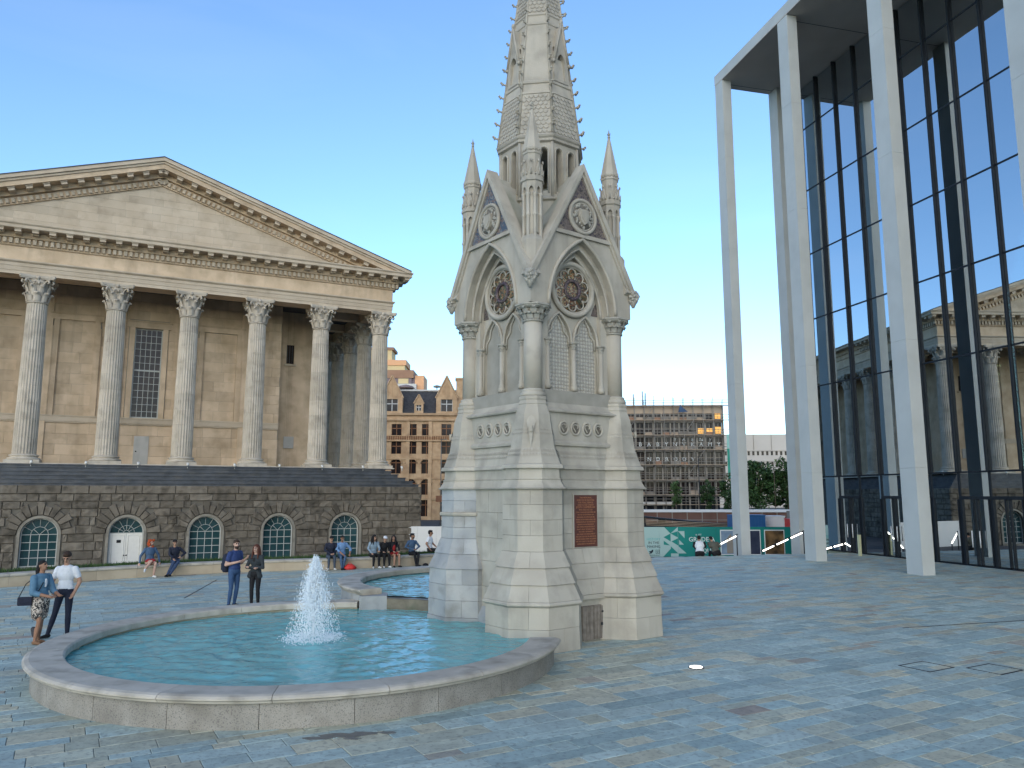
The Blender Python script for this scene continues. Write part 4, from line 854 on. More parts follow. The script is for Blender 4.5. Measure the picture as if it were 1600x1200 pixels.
def arched_window(c, door=False):
    wy = PY+.30; f = MB(); n = 20; fw = .06
    f.loft([[(c+r_*math.cos(math.pi*k/n), y, AZ+r_*math.sin(math.pi*k/n)) for r_, y in ((AR-fw, wy-.03), (AR, wy-.03), (AR, wy+.05), (AR-fw, wy+.05))] for k in range(n+1)])
    zb = -.74
    for sg in (-1, 1): f.box(min(c+sg*AR, c+sg*(AR-fw)), max(c+sg*AR, c+sg*(AR-fw)), wy-.03, wy+.05, zb, AZ)
    f.box(c-AR+fw, c+AR-fw, wy-.03, wy+.05, zb, zb+.06)
    fo = f.build('arched_window' if not door else 'arched_doorway', 'bar_paint', hall)
    b = MB(); t = .016; ri = AR-fw; x4 = [-ri, -ri*.5, 0, ri*.5, ri]
    b.pipe([(c+ri*.5*math.cos(math.pi*k/14), wy, AZ-.0+ri*.5*math.sin(math.pi*k/14)) for k in range(15)], t, 4)
    for k in range(1, 6): a = math.pi*k/6; b.tube((c+ri*.5*math.cos(a), wy, AZ+ri*.5*math.sin(a)), (c+ri*math.cos(a), wy, AZ+ri*math.sin(a)), t, None, 4)
    if door:
        b.pipe([(c+ri*.18*math.cos(math.pi*k/8), wy, AZ+ri*.18*math.sin(math.pi*k/8)) for k in range(9)], t, 4)
        for k in range(1, 6): a = math.pi*k/6; b.tube((c+ri*.18*math.cos(a), wy, AZ+ri*.18*math.sin(a)), (c+ri*.5*math.cos(a), wy, AZ+ri*.5*math.sin(a)), t, None, 4)
    else:
        for k in (1, 3): a = math.pi*(k)/4; b.tube((c, wy, AZ), (c+ri*.5*math.cos(a), wy, AZ+ri*.5*math.sin(a)), t, None, 4)
        for x in x4[1:4]: b.box(c+x-t, c+x+t, wy-.015, wy+.015, zb+.06, AZ)
        for k in range(1, 4): z = zb+.06+(AZ-zb-.06)*k/4; b.box(c-ri, c+ri, wy-.012, wy+.012, z-t, z+t)
    b.box(c-ri, c+ri, wy-.02, wy+.02, AZ-t, AZ+t); b.build('glazing_bars', 'bar_paint', fo)
    p = MB(); p.add([(c+ri*math.cos(math.pi*k/n), wy+.02, AZ+ri*math.sin(math.pi*k/n)) for k in range(n+1)], [tuple(range(n+1))]); p.build('fanlight_pane', 'pane_teal', fo)
    if door:
        for sg in (-1, 1):
            d = MB(); x0, x1 = (c-ri+.003, c-.006) if sg < 0 else (c+.006, c+ri-.003); d.box(x0, x1, wy+.0, wy+.05, LOW, AZ-t-.003)
            d = d.build('door_leaf', 'white_paint', fo)
            for za, zc_ in ((-.75, -.05), (.05, .82)): pass
        d = MB()
        for sg in (-1, 1):
            x0, x1 = (c-ri+.12, c-.1) if sg < 0 else (c+.1, c+ri-.12); d.pipe([(x0, wy-.004, -.7), (x1, wy-.004, -.7), (x1, wy-.004, .8), (x0, wy-.004, .8)], .018, 4, 0, True, None, False)
        d.build('panel_moulding', 'white_paint', fo)
        d = MB(); d.box(c-.46, c-.24, wy-.015, wy-.002, .40, .56, 0); d.sphere((c-.06, wy-.03, -.28), .035); d.sphere((c+.06, wy-.03, -.28), .035); d.build('door_furniture', 'dark', fo)
    else:
        pm_ = None
        for ix in range(4):
            for iz in range(4):
                z0 = zb+.06+(AZ-zb-.06)*iz/4; h = (AZ-zb-.06)/4; wd = ri/2; loc = (c+x4[ix]+wd/2, wy+.02, z0+h/2)
                if pm_ is None: q = MB(); q.box(-wd/2+t, wd/2-t, 0, .008, -h/2+t, h/2-t); pm_ = q.build('pane', 'pane_teal', fo, loc).data
                else: link('pane', pm_, fo, loc)
        rm = MB(); rm.box(c-AR-.1, c+AR+.1, wy+.06, wy+.07, zb-.1, AZ+AR+.05); rm.build('blind', 'pane_dark', fo)
for i, c in enumerate(ARCH): arched_window(c, i == 2)
# ---- stepped lead-covered stylobate
st = MB(); lv = [(3.46, .12), (3.68, .42), (3.90, .80), (4.12, 1.2), (4.34, 1.55), (4.56, 1.85), (4.70, 2.02)]
zl = 3.4
for (z, ins), (z2, _) in zip(lv, lv[1:]+[(4.72, 0)]):
    m_ = MB(); m_.box(PX0+ins, PX1-ins, PY+ins, 41-ins*.1, z, z2-.003); m_.box(PX0+ins-.05, PX1-ins+.05, PY+ins-.05, 41, z2-.06, z2-.005); m_.build('step', 'lead', hall)
m_ = MB(); m_.box(PX0+.1, PX1-.06, PY+.55, 41, LOW, 3.455); m_.box(PX0+.1, PX1-.06, PY+.07, PY+.55, 2.2, 3.455); m_.build('podium_core', 'mortar_and_shade', hall)
m_ = MB(); m_.box(XL-.3, XR+.3, -.95, 41, 4.70, ZS); m_.build('stylobate', 'col_stone', hall)
# small floodlights along the step edge
for k in range(11):
    x = -9+2.65*k; f_ = MB(); f_.tube((0, 0, 0), (0, 0, .16), .02, None, 6); f_.tube((0, -.05, .17), (0, .12, .30), .06, .075, 10)
    if k == 0: fl = f_.build('floodlight', 'white_paint', hall, (x, -1.15, 4.56)).data
    else: link('floodlight', fl, hall, (x, -1.15, 4.56))
# ---- columns
R0, R1 = .60, .515
def flute_ring(r, z, n=24):
    out = []
    for k in range(n):
        for t_, d in ((0, 0), (.18, 0), (.36, -.05), (.59, -.075), (.82, -.05)):
            a = 2*math.pi*(k+t_)/n; rr_ = r*(1+d); out.append((rr_*math.cos(a), rr_*math.sin(a), z))
    return out
zb, zt = ZS+.50, 13.86
cb = MB(); cb.box(-.84, .84, -.84, .84, ZS, ZS+.17); cb.lathe([(.80, ZS+.17), (.83, ZS+.21), (.83, ZS+.25), (.79, ZS+.29), (.70, ZS+.30), (.68, ZS+.35), (.74, ZS+.39), (.75, ZS+.42), (.72, ZS+.45), (.64, ZS+.46), (.62, ZS+.50)], 32)
def shaft_r(z): t_ = (z-zb)/(zt-zb); return R0+(R1-R0)*(t_**1.4)
dz = [zb, 6.2, 7.2, 8.15, 9.1, 10.05, 11.0, 11.95, 12.9, zt]; drums = []
for a, b in zip(dz, dz[1:]):
    d_ = MB(); d_.loft([flute_ring(shaft_r(a)*.985, a+.002), flute_ring(shaft_r(a), a+.018), flute_ring(shaft_r(b), b-.018), flute_ring(shaft_r(b)*.985, b-.002)]); drums.append(d_)
cp = MB(); z0 = zt; Hc = ZE-zt
cp.lathe([(.53, z0), (.575, z0+.03), (.575, z0+.06), (.53, z0+.09), (.50, z0+.12), (.51, z0+.7), (.60, z0+1.1), (.72, z0+1.32)], 24)
def leaf(a, r, z, h, w_, out):
    M = Matrix.Rotation(a, 4, 'Z'); pr = [(0, 0), (.03, .3), (.06, .6), (.14, .86), (out*.75, 1.0), (out, .9), (out*.95, .78)]; vs = []; fs = []
    for i, (o, t_) in enumerate(pr):
        wv = w_*(1, 1.08, 1.1, 1, .85, .6, .25)[i]; rr_ = r+o
        vs += [(rr_-.03, -wv, z+h*t_), (rr_+.035, -wv*.5, z+h*t_), (rr_+.05, 0, z+h*t_), (rr_+.035, wv*.5, z+h*t_), (rr_-.03, wv, z+h*t_)]
    for i in range(len(pr)-1):
        for j in range(4): fs.append((i*5+j, i*5+j+1, i*5+j+6, i*5+j+5))
    cp.add(vs, fs, 0, False, M)
for k in range(8): leaf(k*math.pi/4, .53, z0+.1, .52, .17, .22)
for k in range(8): leaf((k+.5)*math.pi/4, .54, z0+.42, .62, .15, .26)
for k in range(4):
    a = math.pi/4+k*math.pi/2
    for sg in (-1, 1):
        M = Matrix.Rotation(a+sg*.13, 4, 'Z'); cp.pipe([(.56, sg*.16, z0+.85), (.66, sg*.11, z0+1.1), (.80, sg*.05, z0+1.28), (.94, sg*.02, z0+1.27), (.98, sg*.02, z0+1.17), (.92, sg*.02, z0+1.10), (.87, sg*.02, z0+1.16)], [.05, .06, .06, .065, .06, .05, .04], 6, 0, False, M)
    M = Matrix.Rotation(k*math.pi/2, 4, 'Z')
    for sg in (-1, 1): cp.pipe([(.58, sg*.25, z0+.9), (.66, sg*.2, z0+1.12), (.70, sg*.10, z0+1.2), (.70, sg*.04, z0+1.12), (.69, sg*.1, z0+1.06)], .04, 5, 0, False, M)
    cp.sphere((.74, 0, z0+1.42), .11, 8, 6, 0, (.6, 1, 1), M)
ab = []
for k in range(4):
    for t_ in (-.9, -.6, -.3, 0, .3, .6, .9):
        a = k*math.pi/2; rr_ = .70+.17*(t_/.9)**2; x, y = rr_, t_*.97*.92; ab.append((x*math.cos(a)-y*math.sin(a), x*math.sin(a)+y*math.cos(a)))
cp.flat(ab, z0+1.33, z0+1.40); cp.flat([(x*1.04, y*1.04) for x, y in ab], z0+1.40, ZE)
colx = [XC+SPC*(k-3.5) for k in range(8)]
spots = [(x, 0) for x in reversed(colx)]+[(colx[7], SPC*k) for k in range(1, 10)]
base0 = None; dm = []; cpm = None
for i, (x, y) in enumerate(spots):
    if base0 is None:
        o = cb.build('column', 'col_stone', hall, (x, y, 0)); base0 = o.data
        for d_ in drums: dm.append(d_.build('drum', 'col_stone', o).data)
        cpm = cp.build('capital', 'col_stone', o).data
    else:
        o = link('column', base0, hall, (x, y, 0))
        for m_ in dm: link('drum', m_, o)
        link('capital', cpm, o)
# ---- entablature as concentric rectangles
def rect_prof(mb, prof, m=0):
    for (o0, za), (o1, zc_) in zip(prof, prof[1:]):
        r0 = [(XL-o0, -.62-o0, za), (XR+o0, -.62-o0, za), (XR+o0, YB, za), (XL-o0, YB, za)]; r1 = [(XL-o1, -.62-o1, zc_), (XR+o1, -.62-o1, zc_), (XR+o1, YB, zc_), (XL-o1, YB, zc_)]
        mb.add(r0+r1, [(0, 1, 5, 4), (1, 2, 6, 5), (3, 0, 4, 7)], m)
def band(name, prof, m): b = MB(); rect_prof(b, prof); return b.build(name, m, hall)
band('architrave', [(0, ZE), (0, 15.60), (.03, 15.60), (.03, 15.86), (.06, 15.86), (.06, 16.05), (.10, 16.06), (.17, 16.13), (.17, 16.2), (.02, 16.22)], 'tan_pale')
band('frieze', [(.02, 16.22), (.02, 16.98)], 'tan'); band('bed_moulding', [(.02, 16.98), (.10, 17.02), (.12, 17.06), (.12, 17.42), (.30, 17.43), (.34, 17.50), (.36, 17.52), (.36, 17.78)], 'tan')
band('corona', [(.36, 17.78), (1.02, 17.78), (1.02, 17.80), (1.06, 17.80), (1.06, 17.98), (1.10, 17.99), (1.14, 18.05), (1.14, 18.10), (.3, 18.13)], 'tan_pale')
sf = MB(); sf.add([(XL, -.62, ZE), (XR, -.62, ZE), (XR, .62, ZE), (XL, .62, ZE), (XL, .62, 16.2), (XR, .62, 16.2)], [(0, 1, 2, 3), (3, 2, 5, 4)]); sf.add([(XR, .62, ZE), (XR, YB, ZE), (XR-1.24, YB, ZE), (XR-1.24, .62, ZE), (XR-1.24, .62, 16.2), (XR-1.24, YB, 16.2)], [(0, 1, 2, 3), (3, 2, 5, 4)]); sf.build('architrave_soffit', 'tan', hall)
sf = MB(); sf.box(XL+.3, XR-.3, .4, YB, 16.15, 16.3); sf.build('portico_ceiling', 'lead', hall)
for k in range(1, 10): sf = MB(); sf.box(XR-4.9, XR-1.25, SPC*k-.35, SPC*k+.35, 15.62, 16.14); sf.build('ceiling_beam', 'tan', hall)
den = MB(); x = XL-.05
while x < XR+.2: den.box(x, x+.17, -.62-.27, -.62-.10, 17.12, 17.40); x += .29
y = -.7
while y < 12: den.box(XR+.1, XR+.27, y, y+.17, 17.12, 17.40); y += .29
tag(den.build('dentils', 'tan_pale', hall), kind='stuff')
modm = MB(); modm.box(-.16, .16, -.95, -.30, 17.60, 17.775); modm.box(-.19, .19, -1.0, -.30, 17.74, 17.776); modm.box(-.15, .15, -.72, -.34, 17.55, 17.60)
mm = None; x = XL-.7
nm = 38; 
for k in range(nm):
    x = XL-.75+(XR-XL+1.5)*k/(nm-1)
    if mm is None: mm = modm.build('modillion', 'tan_pale', hall, (x, -.62, 0)).data
    else: link('modillion', mm, hall, (x, -.62, 0))
for k in range(15): link('modillion', mm, hall, (XR, -.6+.84*k, 0), R(90))
# ---- pediment
TA = 5.12/15.75; ZTOP = 23.3; HWp = 15.75+.05
zt_ = lambda x: ZTOP-TA*abs(x-XC)
mb = MB(); mb.add([(XC-14.4, -.62, 18.1), (XC+14.4, -.62, 18.1), (XC, -.62, 18.1+14.4*TA)], [(0, 1, 2)]); mb.build('tympanum', 'mortar_pale', hall)
trest = MB(); z = 18.12; nt_ = 0; ci = 0
while z < 22.2:
    h = (.52, .44, .5, .46)[ci % 4]; x = XC-14.6+rt_.random()
    while x < XC+14.6:
        ln = rt_.choice((.7, 1.1, 1.5, 1.9)); poly = [(x+.004, z+.004), (x+ln-.004, z+.004), (x+ln-.004, z+h-.004), (x+.004, z+h-.004)]
        x += ln
        poly = clip(poly, lambda p: zt_(p[0])-1.42-p[1] if p[0] > XC else 1); poly = clip(poly, lambda p: ZTOP-TA*(XC-p[0])-1.42-p[1]) if len(poly) > 2 else poly
        poly = clip(poly, lambda p: ZTOP-TA*(p[0]-XC)-1.42-p[1]) if len(poly) > 2 else poly
        if len(poly) < 3 or max(p[0] for p in poly)-min(p[0] for p in poly) < .1: continue
        mb = MB(); mb.prism(poly, -.635+rt_.uniform(-.003, .003), -.61); mb.build('ashlar_stone', 'tan_pale', hall); nt_ += 1
    z += h; ci += 1
def rake(name, a, b, off, m, both=True, zmin=18.11, y1=-.3):
    for sg in (-1, 1):
        poly = [(XC, ZTOP-b), (XC+HWp, ZTOP-b-TA*HWp), (XC+HWp, ZTOP-a-TA*HWp), (XC, ZTOP-a)]
        poly = clip(poly, lambda p: p[1]-zmin)
        if sg < 0: poly = [(2*XC-x, z) for x, z in reversed(poly)]
        mb = MB(); mb.prism(poly, -.62-off, y1); mb.build(name, m, hall)
rake('raking_lead', -.05, .0, 1.24, 'lead', zmin=18.0); rake('raking_cyma', .003, .22, 1.20, 'tan_pale', zmin=18.05); rake('raking_fillet', .223, .36, 1.10, 'tan_pale'); rake('raking_corona', .363, .66, 1.02, 'tan'); rake('raking_bed', .663, .98, .36, 'tan'); rake('raking_dentil_band', .983, 1.36, .12, 'tan'); rake('raking_bead', 1.363, 1.44, .14, 'tan')
rd = MB(); rm_ = MB(); rm_.box(-.16, .16, -.9, -.30, -.84, -.665); rm_.box(-.19, .19, -.96, -.3, -.70, -.664); rmm = None
for sg in (-1, 1):
    x = .15
    while x < HWp-1.0:
        zz = ZTOP-TA*x
        if zz-1.3 > 18.15: M = Matrix.Translation((XC+sg*x, 0, zz)) @ Matrix.Rotation(sg*math.atan(TA), 4, 'Y'); rd.box(-.085, .085, -.62-.26, -.62-.10, -1.29, -1.03, 0, M)
        x += .29
    x = .33
    while x < HWp-2.0:
        zz = ZTOP-TA*x; 
        if rmm is None: o = rm_.build('modillion', 'tan_pale', hall, (XC+sg*x, -.62, zz)); rmm = o.data
        else: o = link('modillion', rmm, hall, (XC+sg*x, -.62, zz))
        o.rotation_euler = (0, sg*math.atan(TA), 0); x += .84
tag(rd.build('raking_dentils', 'tan_pale', hall), kind='stuff')
for sg in (-1, 1):
    mb = MB(); mb.add([(XC, -1.6, ZTOP-.02), (XC+sg*HWp, -1.6, ZTOP-.02-TA*HWp), (XC+sg*HWp, YB, ZTOP-.02-TA*HWp), (XC, YB, ZTOP-.02)], [(0, 1, 2, 3)]); mb.build('roof_slope', 'slate', hall)
# ---- cella front wall behind the columns
CW = 3.9; CX1 = 10.15
WIN = (1.75, .82, 7.88, lambda x: 13.75); 
mb = MB(); open_wall(mb, XL+1, CX1, ZS, 16.15, [WIN], CW+.03, .35, 0); mb.add([(CX1, CW+.03, ZS), (CX1, CW+1.6, ZS), (CX1, CW+1.6, 16.15), (CX1, CW+.03, 16.15)], [(0, 1, 2, 3)]); mb.build('cella_wall', 'mortar_pale', hall)
SWN = (11.05, .27, 12.35, lambda x: 13.75)
mb = MB(); open_wall(mb, CX1, 12.6, ZS, 16.15, [SWN], CW+1.53, .3, 0); mb.add([(12.6, CW+1.53, ZS), (12.6, YB, ZS), (12.6, YB, 16.15), (12.6, CW+1.53, 16.15)], [(0, 1, 2, 3)]); mb.build('flank_wall', 'tan', hall)
NICHES = [(-2.35, .98, 7.88, 13.9), (6.15, 1.05, 7.88, 13.85), (-6.4, .98, 7.88, 13.9)]
wrest = MB(); z = ZS+.02; na = 0; ci = 0
def put(x0, x1, z0, z1, y, th=.05):
    global na
    mb = wrest if (x0 < -5.6 or na > 170) else MB(); bevel_block(mb, x0, x1, z0, z1, y, th, .006)
    if mb is not wrest: mb.build('ashlar_stone', 'tan', hall); na += 1
zl_ = [ZS+.02+i*.6525 for i in range(4)]+[7.40, 7.88]+[7.88+.642*i for i in range(1, 11)]+[14.9, 15.5, 16.14]
for z, z_n in zip(zl_, zl_[1:]):
    h = z_n-z; x = XL+1.2+.55*(ci % 2)
    while x < CX1-.01:
        ln = rt_.choice((1.2, 1.5, 1.8)); a, b = x, min(x+ln, CX1); x = b; zt2 = min(z+h, 16.14)
        segs = [(a, b)]
        for c, hw, zb_, ztop_ in [(WIN[0], 1.18, 7.6, 14.29)]+[(c, hw+.36, z0_, 14.29) for c, hw, z0_, z1_ in NICHES]:
            if zt2 > zb_+.05 and z < ztop_-.05:
                ns = []
                for p, q in segs:
                    if q <= c-hw or p >= c+hw: ns.append((p, q)); continue
                    if p < c-hw: ns.append((p, c-hw))
                    if q > c+hw: ns.append((c+hw, q))
                segs = ns
        for p, q in segs:
            if q-p > .06: put(p+.004, q-.004, z+.004, zt2-.004, CW-.012+rt_.uniform(-.004, .004))
    ci += 1
for c, hw, z0_, z1_ in NICHES:                         # blind niches: stone infill and moulded surround with ears
    z = z0_; 
    while z < z1_-.05:
        z2 = min(z+.66, z1_); sp = rt_.uniform(-.4, .4)
        for p, q in ((c-hw, c+sp), (c+sp, c+hw)): put(p+.004, q-.004, z+.004, z2-.004, CW+.015, .02)
        z = z2
    s = MB()
    for sg in (-1, 1): s.box(min(c+sg*hw, c+sg*(hw+.30)), max(c+sg*hw, c+sg*(hw+.30)), CW-.12, CW+.03, z0_-.02, z1_); s.box(min(c+sg*(hw+.30), c+sg*(hw+.36)), max(c+sg*(hw+.30), c+sg*(hw+.36)), CW-.15, CW+.03, z0_-.02, z1_-.45)
    s.box(c-hw-.48, c+hw+.48, CW-.12, CW+.03, z1_+.002, z1_+.34); s.box(c-hw-.54, c+hw+.54, CW-.17, CW+.03, z1_+.34, z1_+.42); s.build('niche_surround', 'tan', hall)
s = MB(); c, hw, z0_, z1_ = 1.75, .82, 7.88, 13.75
for sg in (-1, 1): s.box(min(c+sg*hw, c+sg*(hw+.32)), max(c+sg*hw, c+sg*(hw+.32)), CW-.12, CW+.03, z0_-.02, z1_)
s.box(c-hw-.48, c+hw+.48, CW-.12, CW+.03, z1_+.002, z1_+.40); s.box(c-hw-.54, c+hw+.54, CW-.17, CW+.03, z1_+.40, z1_+.48); s.build('window_surround', 'tan', hall)
for a, b in ((XL+1.2, colx[3]-.2), (colx[3]+.2, colx[4]-.2), (colx[4]+.2, CX1)):
    s = MB(); s.box(a, b, CW-.09, CW+.03, 7.42, 7.50); s.box(a, b, CW-.14, CW+.03, 7.50, 7.80); s.box(a, b, CW-.18, CW+.03, 7.80, 7.88); s.build('dado_rail', 'tan_pale', hall)
tag(wrest.build('ashlar_stones', 'tan', hall), kind='stuff')
for x in colx[1:6]:                                   # shallow pilasters behind the columns
    s = MB(); s.box(x-.5, x+.5, CW-.11, CW+.03, ZS, 16.1); s.build('pilaster', 'tan', hall)
wf = MB(); wf.box(c-hw, c-hw+.07, CW+.16, CW+.26, z0_, z1_); wf.box(c+hw-.07, c+hw, CW+.16, CW+.26, z0_, z1_); wf.box(c-hw+.07, c+hw-.07, CW+.16, CW+.26, z0_, z0_+.09); wf.box(c-hw+.07, c+hw-.07, CW+.16, CW+.26, z1_-.07, z1_); wf.box(c-hw+.07, c+hw-.07, CW+.14, CW+.26, 10.95, 11.03)
wf = wf.build('tall_window', 'bar_paint', hall); gb = MB(); x0, x1 = c-hw+.07, c+hw-.07
for k in range(1, 5): gb.box(x0+(x1-x0)*k/5-.016, x0+(x1-x0)*k/5+.016, CW+.18, CW+.22, z0_+.09, z1_-.07)
for k in range(1, 13): zz = z0_+(z1_-z0_)*k/13; gb.box(x0, x1, CW+.182, CW+.218, zz-.014, zz+.014)
gb.build('glazing_bars', 'bar_paint', wf); pn = MB(); pn.box(x0, x1, CW+.20, CW+.21, z0_+.09, z1_-.07); pn.build('pane', 'pane_dark', wf)
sw = MB(); c2 = 11.05
for k in range(3): sw.box(c2-.2+.18*k-.02, c2-.2+.18*k+.02, CW+1.66, CW+1.7, 12.35, 13.75)
sw = sw.build('small_window', 'dark_metal', hall); pn = MB(); pn.box(c2-.27, c2+.27, CW+1.71, CW+1.72, 12.35, 13.75); pn.build('pane', 'pane_dark', sw)
s = MB(); s.box(c2-.4, c2+.4, CW+1.40, CW+1.56, 12.2, 12.34); s.build('window_sill', 'tan_pale', hall)
d_ = MB(); d_.box(1.28, 2.14, CW-.06, CW+.0, ZS+.02, 6.72); d_ = d_.build('door', 'grey_door', hall); s = MB(); s.sphere((1.42, CW-.08, 5.75), .04); s.build('handle', 'dark', d_)
d_ = MB(); d_.box(10.8, 11.5, CW+1.44, CW+1.52, ZS+1.5, 7.1); d_.build('door', 'grey_door', hall)
# ================================================================ glass office building with a colonnade
gbd = empty('glass_office', (12.13, 42.9, 0), -R(75.6), 'tall modern office with square pale columns and a dark glass facade', 'office building')
# local x runs along the facade towards the viewer, y runs into the building; column front plane y=0, glass plane y=GY
GY = 5.1; ZR = 27.15; LX = 45.0
cw, cd = .82, .56
cols_ = [6.4*k for k in range(8)]
joints = [-.9, 4.05, 9.1, 16.9, 22.4, ZR]
cj = {}
def office_col(x, y, z0=0):
    base = None
    for i, (a, b) in enumerate(zip(joints, joints[1:])):
        mb = MB(); mb.loft([[(px, py, z) for px, py in ((0+e, 0+e), (cw-e, 0+e), (cw-e, cd-e), (0+e, cd-e))] for e, z in ((.006, a+.002), (0, a+.008), (0, b-.008), (.006, b-.002))])
        if i == 0: base = mb.build('column', 'bcol', gbd, (x, y, 0)) if ('c', i) not in cj else link('column', cj[('c', i)], gbd, (x, y, 0)); cj[('c', i)] = base.data
        else: o = mb.build('column_section', 'bcol', base) if ('c', i) not in cj else link('column_section', cj[('c', i)], base); cj[('c', i)] = o.data
for x in cols_: office_col(x, 0)
office_col(0, 3.6)
mb = MB(); mb.box(-.02, LX, -.02, 30, ZR+.05, ZR+.62); mb.build('roof_slab', 'bcol', gbd)
mb = MB(); mb.box(.25, LX, .25, 29, ZR, ZR+.05); mb.box(-.015, LX, -.015, .25, ZR+.0, ZR+.048); mb.box(-.015, .25, .25, 29, ZR, ZR+.048); mb.build('roof_soffit', 'soffit', gbd)
for k in range(7): mb = MB(); mb.box(6.4*k+.40, 6.4*k+.43, .3, GY, ZR-.006, ZR-.001); mb.build('soffit_joint', 'dark', gbd)
TR = [0.04, 4.0, 9.1, 13.0, 16.85, 20.7, 24.5, ZR-.02]
BW = 1.6; NB = 26; X0 = .85
pcache = {}
for k in range(NB):
    x = X0+BW*k
    for i, (a, b) in enumerate(zip(TR, TR[1:])):
        loc = (x, GY, 0); tl = 'pane'
        if i not in pcache: mb = MB(); mb.box(.056, BW-.056, 0, .02, a+.041, b-.041); pcache[i] = mb.build('glass_pane', 'facade_glass', gbd, loc).data
        else: o = link('glass_pane', pcache[i], gbd, loc)
    if 'fin' not in pcache: mb = MB(); mb.box(-.055, .055, -.03, .12, 0, ZR-.01); mb.box(-.04, .04, -.14, -.03, 3.98, ZR-.01); pcache['fin'] = mb.build('mullion', 'fin', gbd, (x, GY, 0)).data
    else: link('mullion', pcache['fin'], gbd, (x, GY, 0))
for z in TR[1:-1]: mb = MB(); mb.box(X0, X0+BW*NB, GY-.02, GY+.08, z-.04, z+.04); mb.build('transom', 'fin', gbd)
mb = MB(); mb.box(X0, X0+BW*NB, GY-.06, GY+.1, 0, .045); mb.build('facade_base', 'fin', gbd)
for k0, k1 in ((1, 2), (3, 5), (6, 8), (10, 12)):        # door sets with a heavier head rail
    mb = MB(); mb.box(X0+BW*k0, X0+BW*k1, GY-.09, GY+.06, 2.82, 2.96)
    x = X0+BW*k0
    while x < X0+BW*k1+.01:
        for o in (-.1, .1): mb.box(x+o-.025, x+o+.025, GY-.07, GY+.05, .05, 2.82)
        x += BW/2
    d_ = mb.build('door_set', 'fin', gbd); mb = MB()
    x = X0+BW*k0+BW/2; mb.tube((x-.2, GY-.14, .8), (x-.2, GY-.14, 1.5), .022, None, 8); mb.tube((x+.2, GY-.14, .8), (x+.2, GY-.14, 1.5), .022, None, 8); mb.build('pull_handle', 'white', d_)
# end wall of the glazing (faces away along the colonnade)
mb = MB(); mb.box(X0-.05, X0, GY+.1, 28, 0, ZR-.01); mb.build('end_wall', 'fin', gbd)
# interior
for i, z in enumerate(TR[1:]):
    mb = MB(); mb.box(X0+.1, LX-2, GY+.35, 18, z-.45, z-.05); mb.build('floor_slab', 'int_ceil', gbd)
mb = MB(); mb.box(X0+.1, LX-2, 12, 12.3, .02, ZR-.05); mb.build('core_wall', 'int_wall', gbd)
mb = MB(); mb.box(X0+.1, LX-2, GY+.12, 18, -.2, .02); mb.build('ground_floor', 'int_ceil', gbd)
for k in range(7):
    mb = MB(); mb.box(6.4*k+1.9, 6.4*k+2.6, GY+1.6, GY+2.3, .02, ZR-.1); mb.build('interior_column', 'int_col', gbd)
lamp = MB(); lamp.lathe([(.11, -.03), (.11, 0)], 12); lm = None
for k in range(10):
    for q in range(3):
        loc = (2.2+1.6*k*1.2, GY+1.2+2*q, 8.6)
        if lm is None: lm = lamp.build('ceiling_lamp', 'lampglow', gbd, loc).data
        else: link('ceiling_lamp', lm, gbd, loc)
# bollard by the doors
b = MB(); b.box(-.06, .06, -.06, .06, 0, 1.0); b.box(-.065, .065, -.065, .065, 1.0, 1.03); tag(b.build('post', 'int_col', None, (17.4, 39.2, 0), .3), 'slim post standing beside the glass doors', 'post')

# ================================================================ far buildings
def win_unit(mb_f, mb_p, x, z0, w_, h, y, nx=2, nz=2, arch=False):
    mb_f.box(x-w_/2, x-w_/2+.07, y-.03, y+.03, z0, z0+h); mb_f.box(x+w_/2-.07, x+w_/2, y-.03, y+.03, z0, z0+h); mb_f.box(x-w_/2+.07, x+w_/2-.07, y-.03, y+.03, z0+h*.62-.06, z0+h*.62+.06)
    for k in range(1, nx): xx = x-w_/2+w_*k/nx; mb_f.box(xx-.06, xx+.06, y-.03, y+.03, z0, z0+h)
    mb_p.box(x-w_/2, x+w_/2, y+.04, y+.06, z0, z0+h)
tb = empty('terracotta_building', (-31, 119, LOW), R(3), 'ornate orange terracotta building with gabled dormers behind the columned hall', 'building')
stor = [(0, 3.0, False), (3.3, 2.4, True), (6.55, 2.35, True), (9.6, 2.1, False), (12.45, 2.0, False)]
bays = [2.2+2.35*k+(.7 if k % 5 > 1 else 0)+(.7 if k % 5 > 2 else 0)+1.4*(k//5) for k in range(15)]
zc_ = 15.7; WID = 42; ops = []
wallm = MB(); levels = [LOW*0, 3.1, 6.3, 9.3, 12.2, zc_]
for i, (z, h, ar) in enumerate(stor):
    ops = [(x, .78, z+.55, (round_arch(.78, z+h-.25) if ar else (lambda q, t=z+h+.35: t))) for x in bays]
    open_wall(wallm, 0, WID, levels[i], levels[i+1], ops, 0, .35, 0, (), None, 8)
wallm.box(0, WID, 13.9, 14, 0, zc_+.8); wallm.box(WID, WID+.02, 0, 14, 0, zc_); wallm.box(-.02, 0, 0, 14, 0, zc_); wallm.build('wall', 'terra', tb)
for i, (z, h, ar) in enumerate(stor):
    for x in bays:
        f, p = MB(), MB(); win_unit(f, p, x, z+.55, 1.56, h-.2+(.55 if ar else 0), .22); fo = f.build('window', 'terra_dk', tb); p.build('pane', 'pane_dark', fo)
        if i in (1, 2): q = MB(); q.pipe([(x+.9*math.cos(math.pi*k/8), -.05, z+h-.25+.9*math.sin(math.pi*k/8)) for k in range(9)], .1, 4); q.build('hood_mould', 'terra', fo)
for z, o, h in ((3.05, .15, .3), (6.25, .12, .22), (9.25, .15, .22), (12.1, .3, .22), (12.9, .12, .12), (15.3, .35, .3), (16.15, .45, .35)): s = MB(); s.box(-.3, WID+.3, -o, .02, z, z+h); s.build('cornice', 'terra', tb)
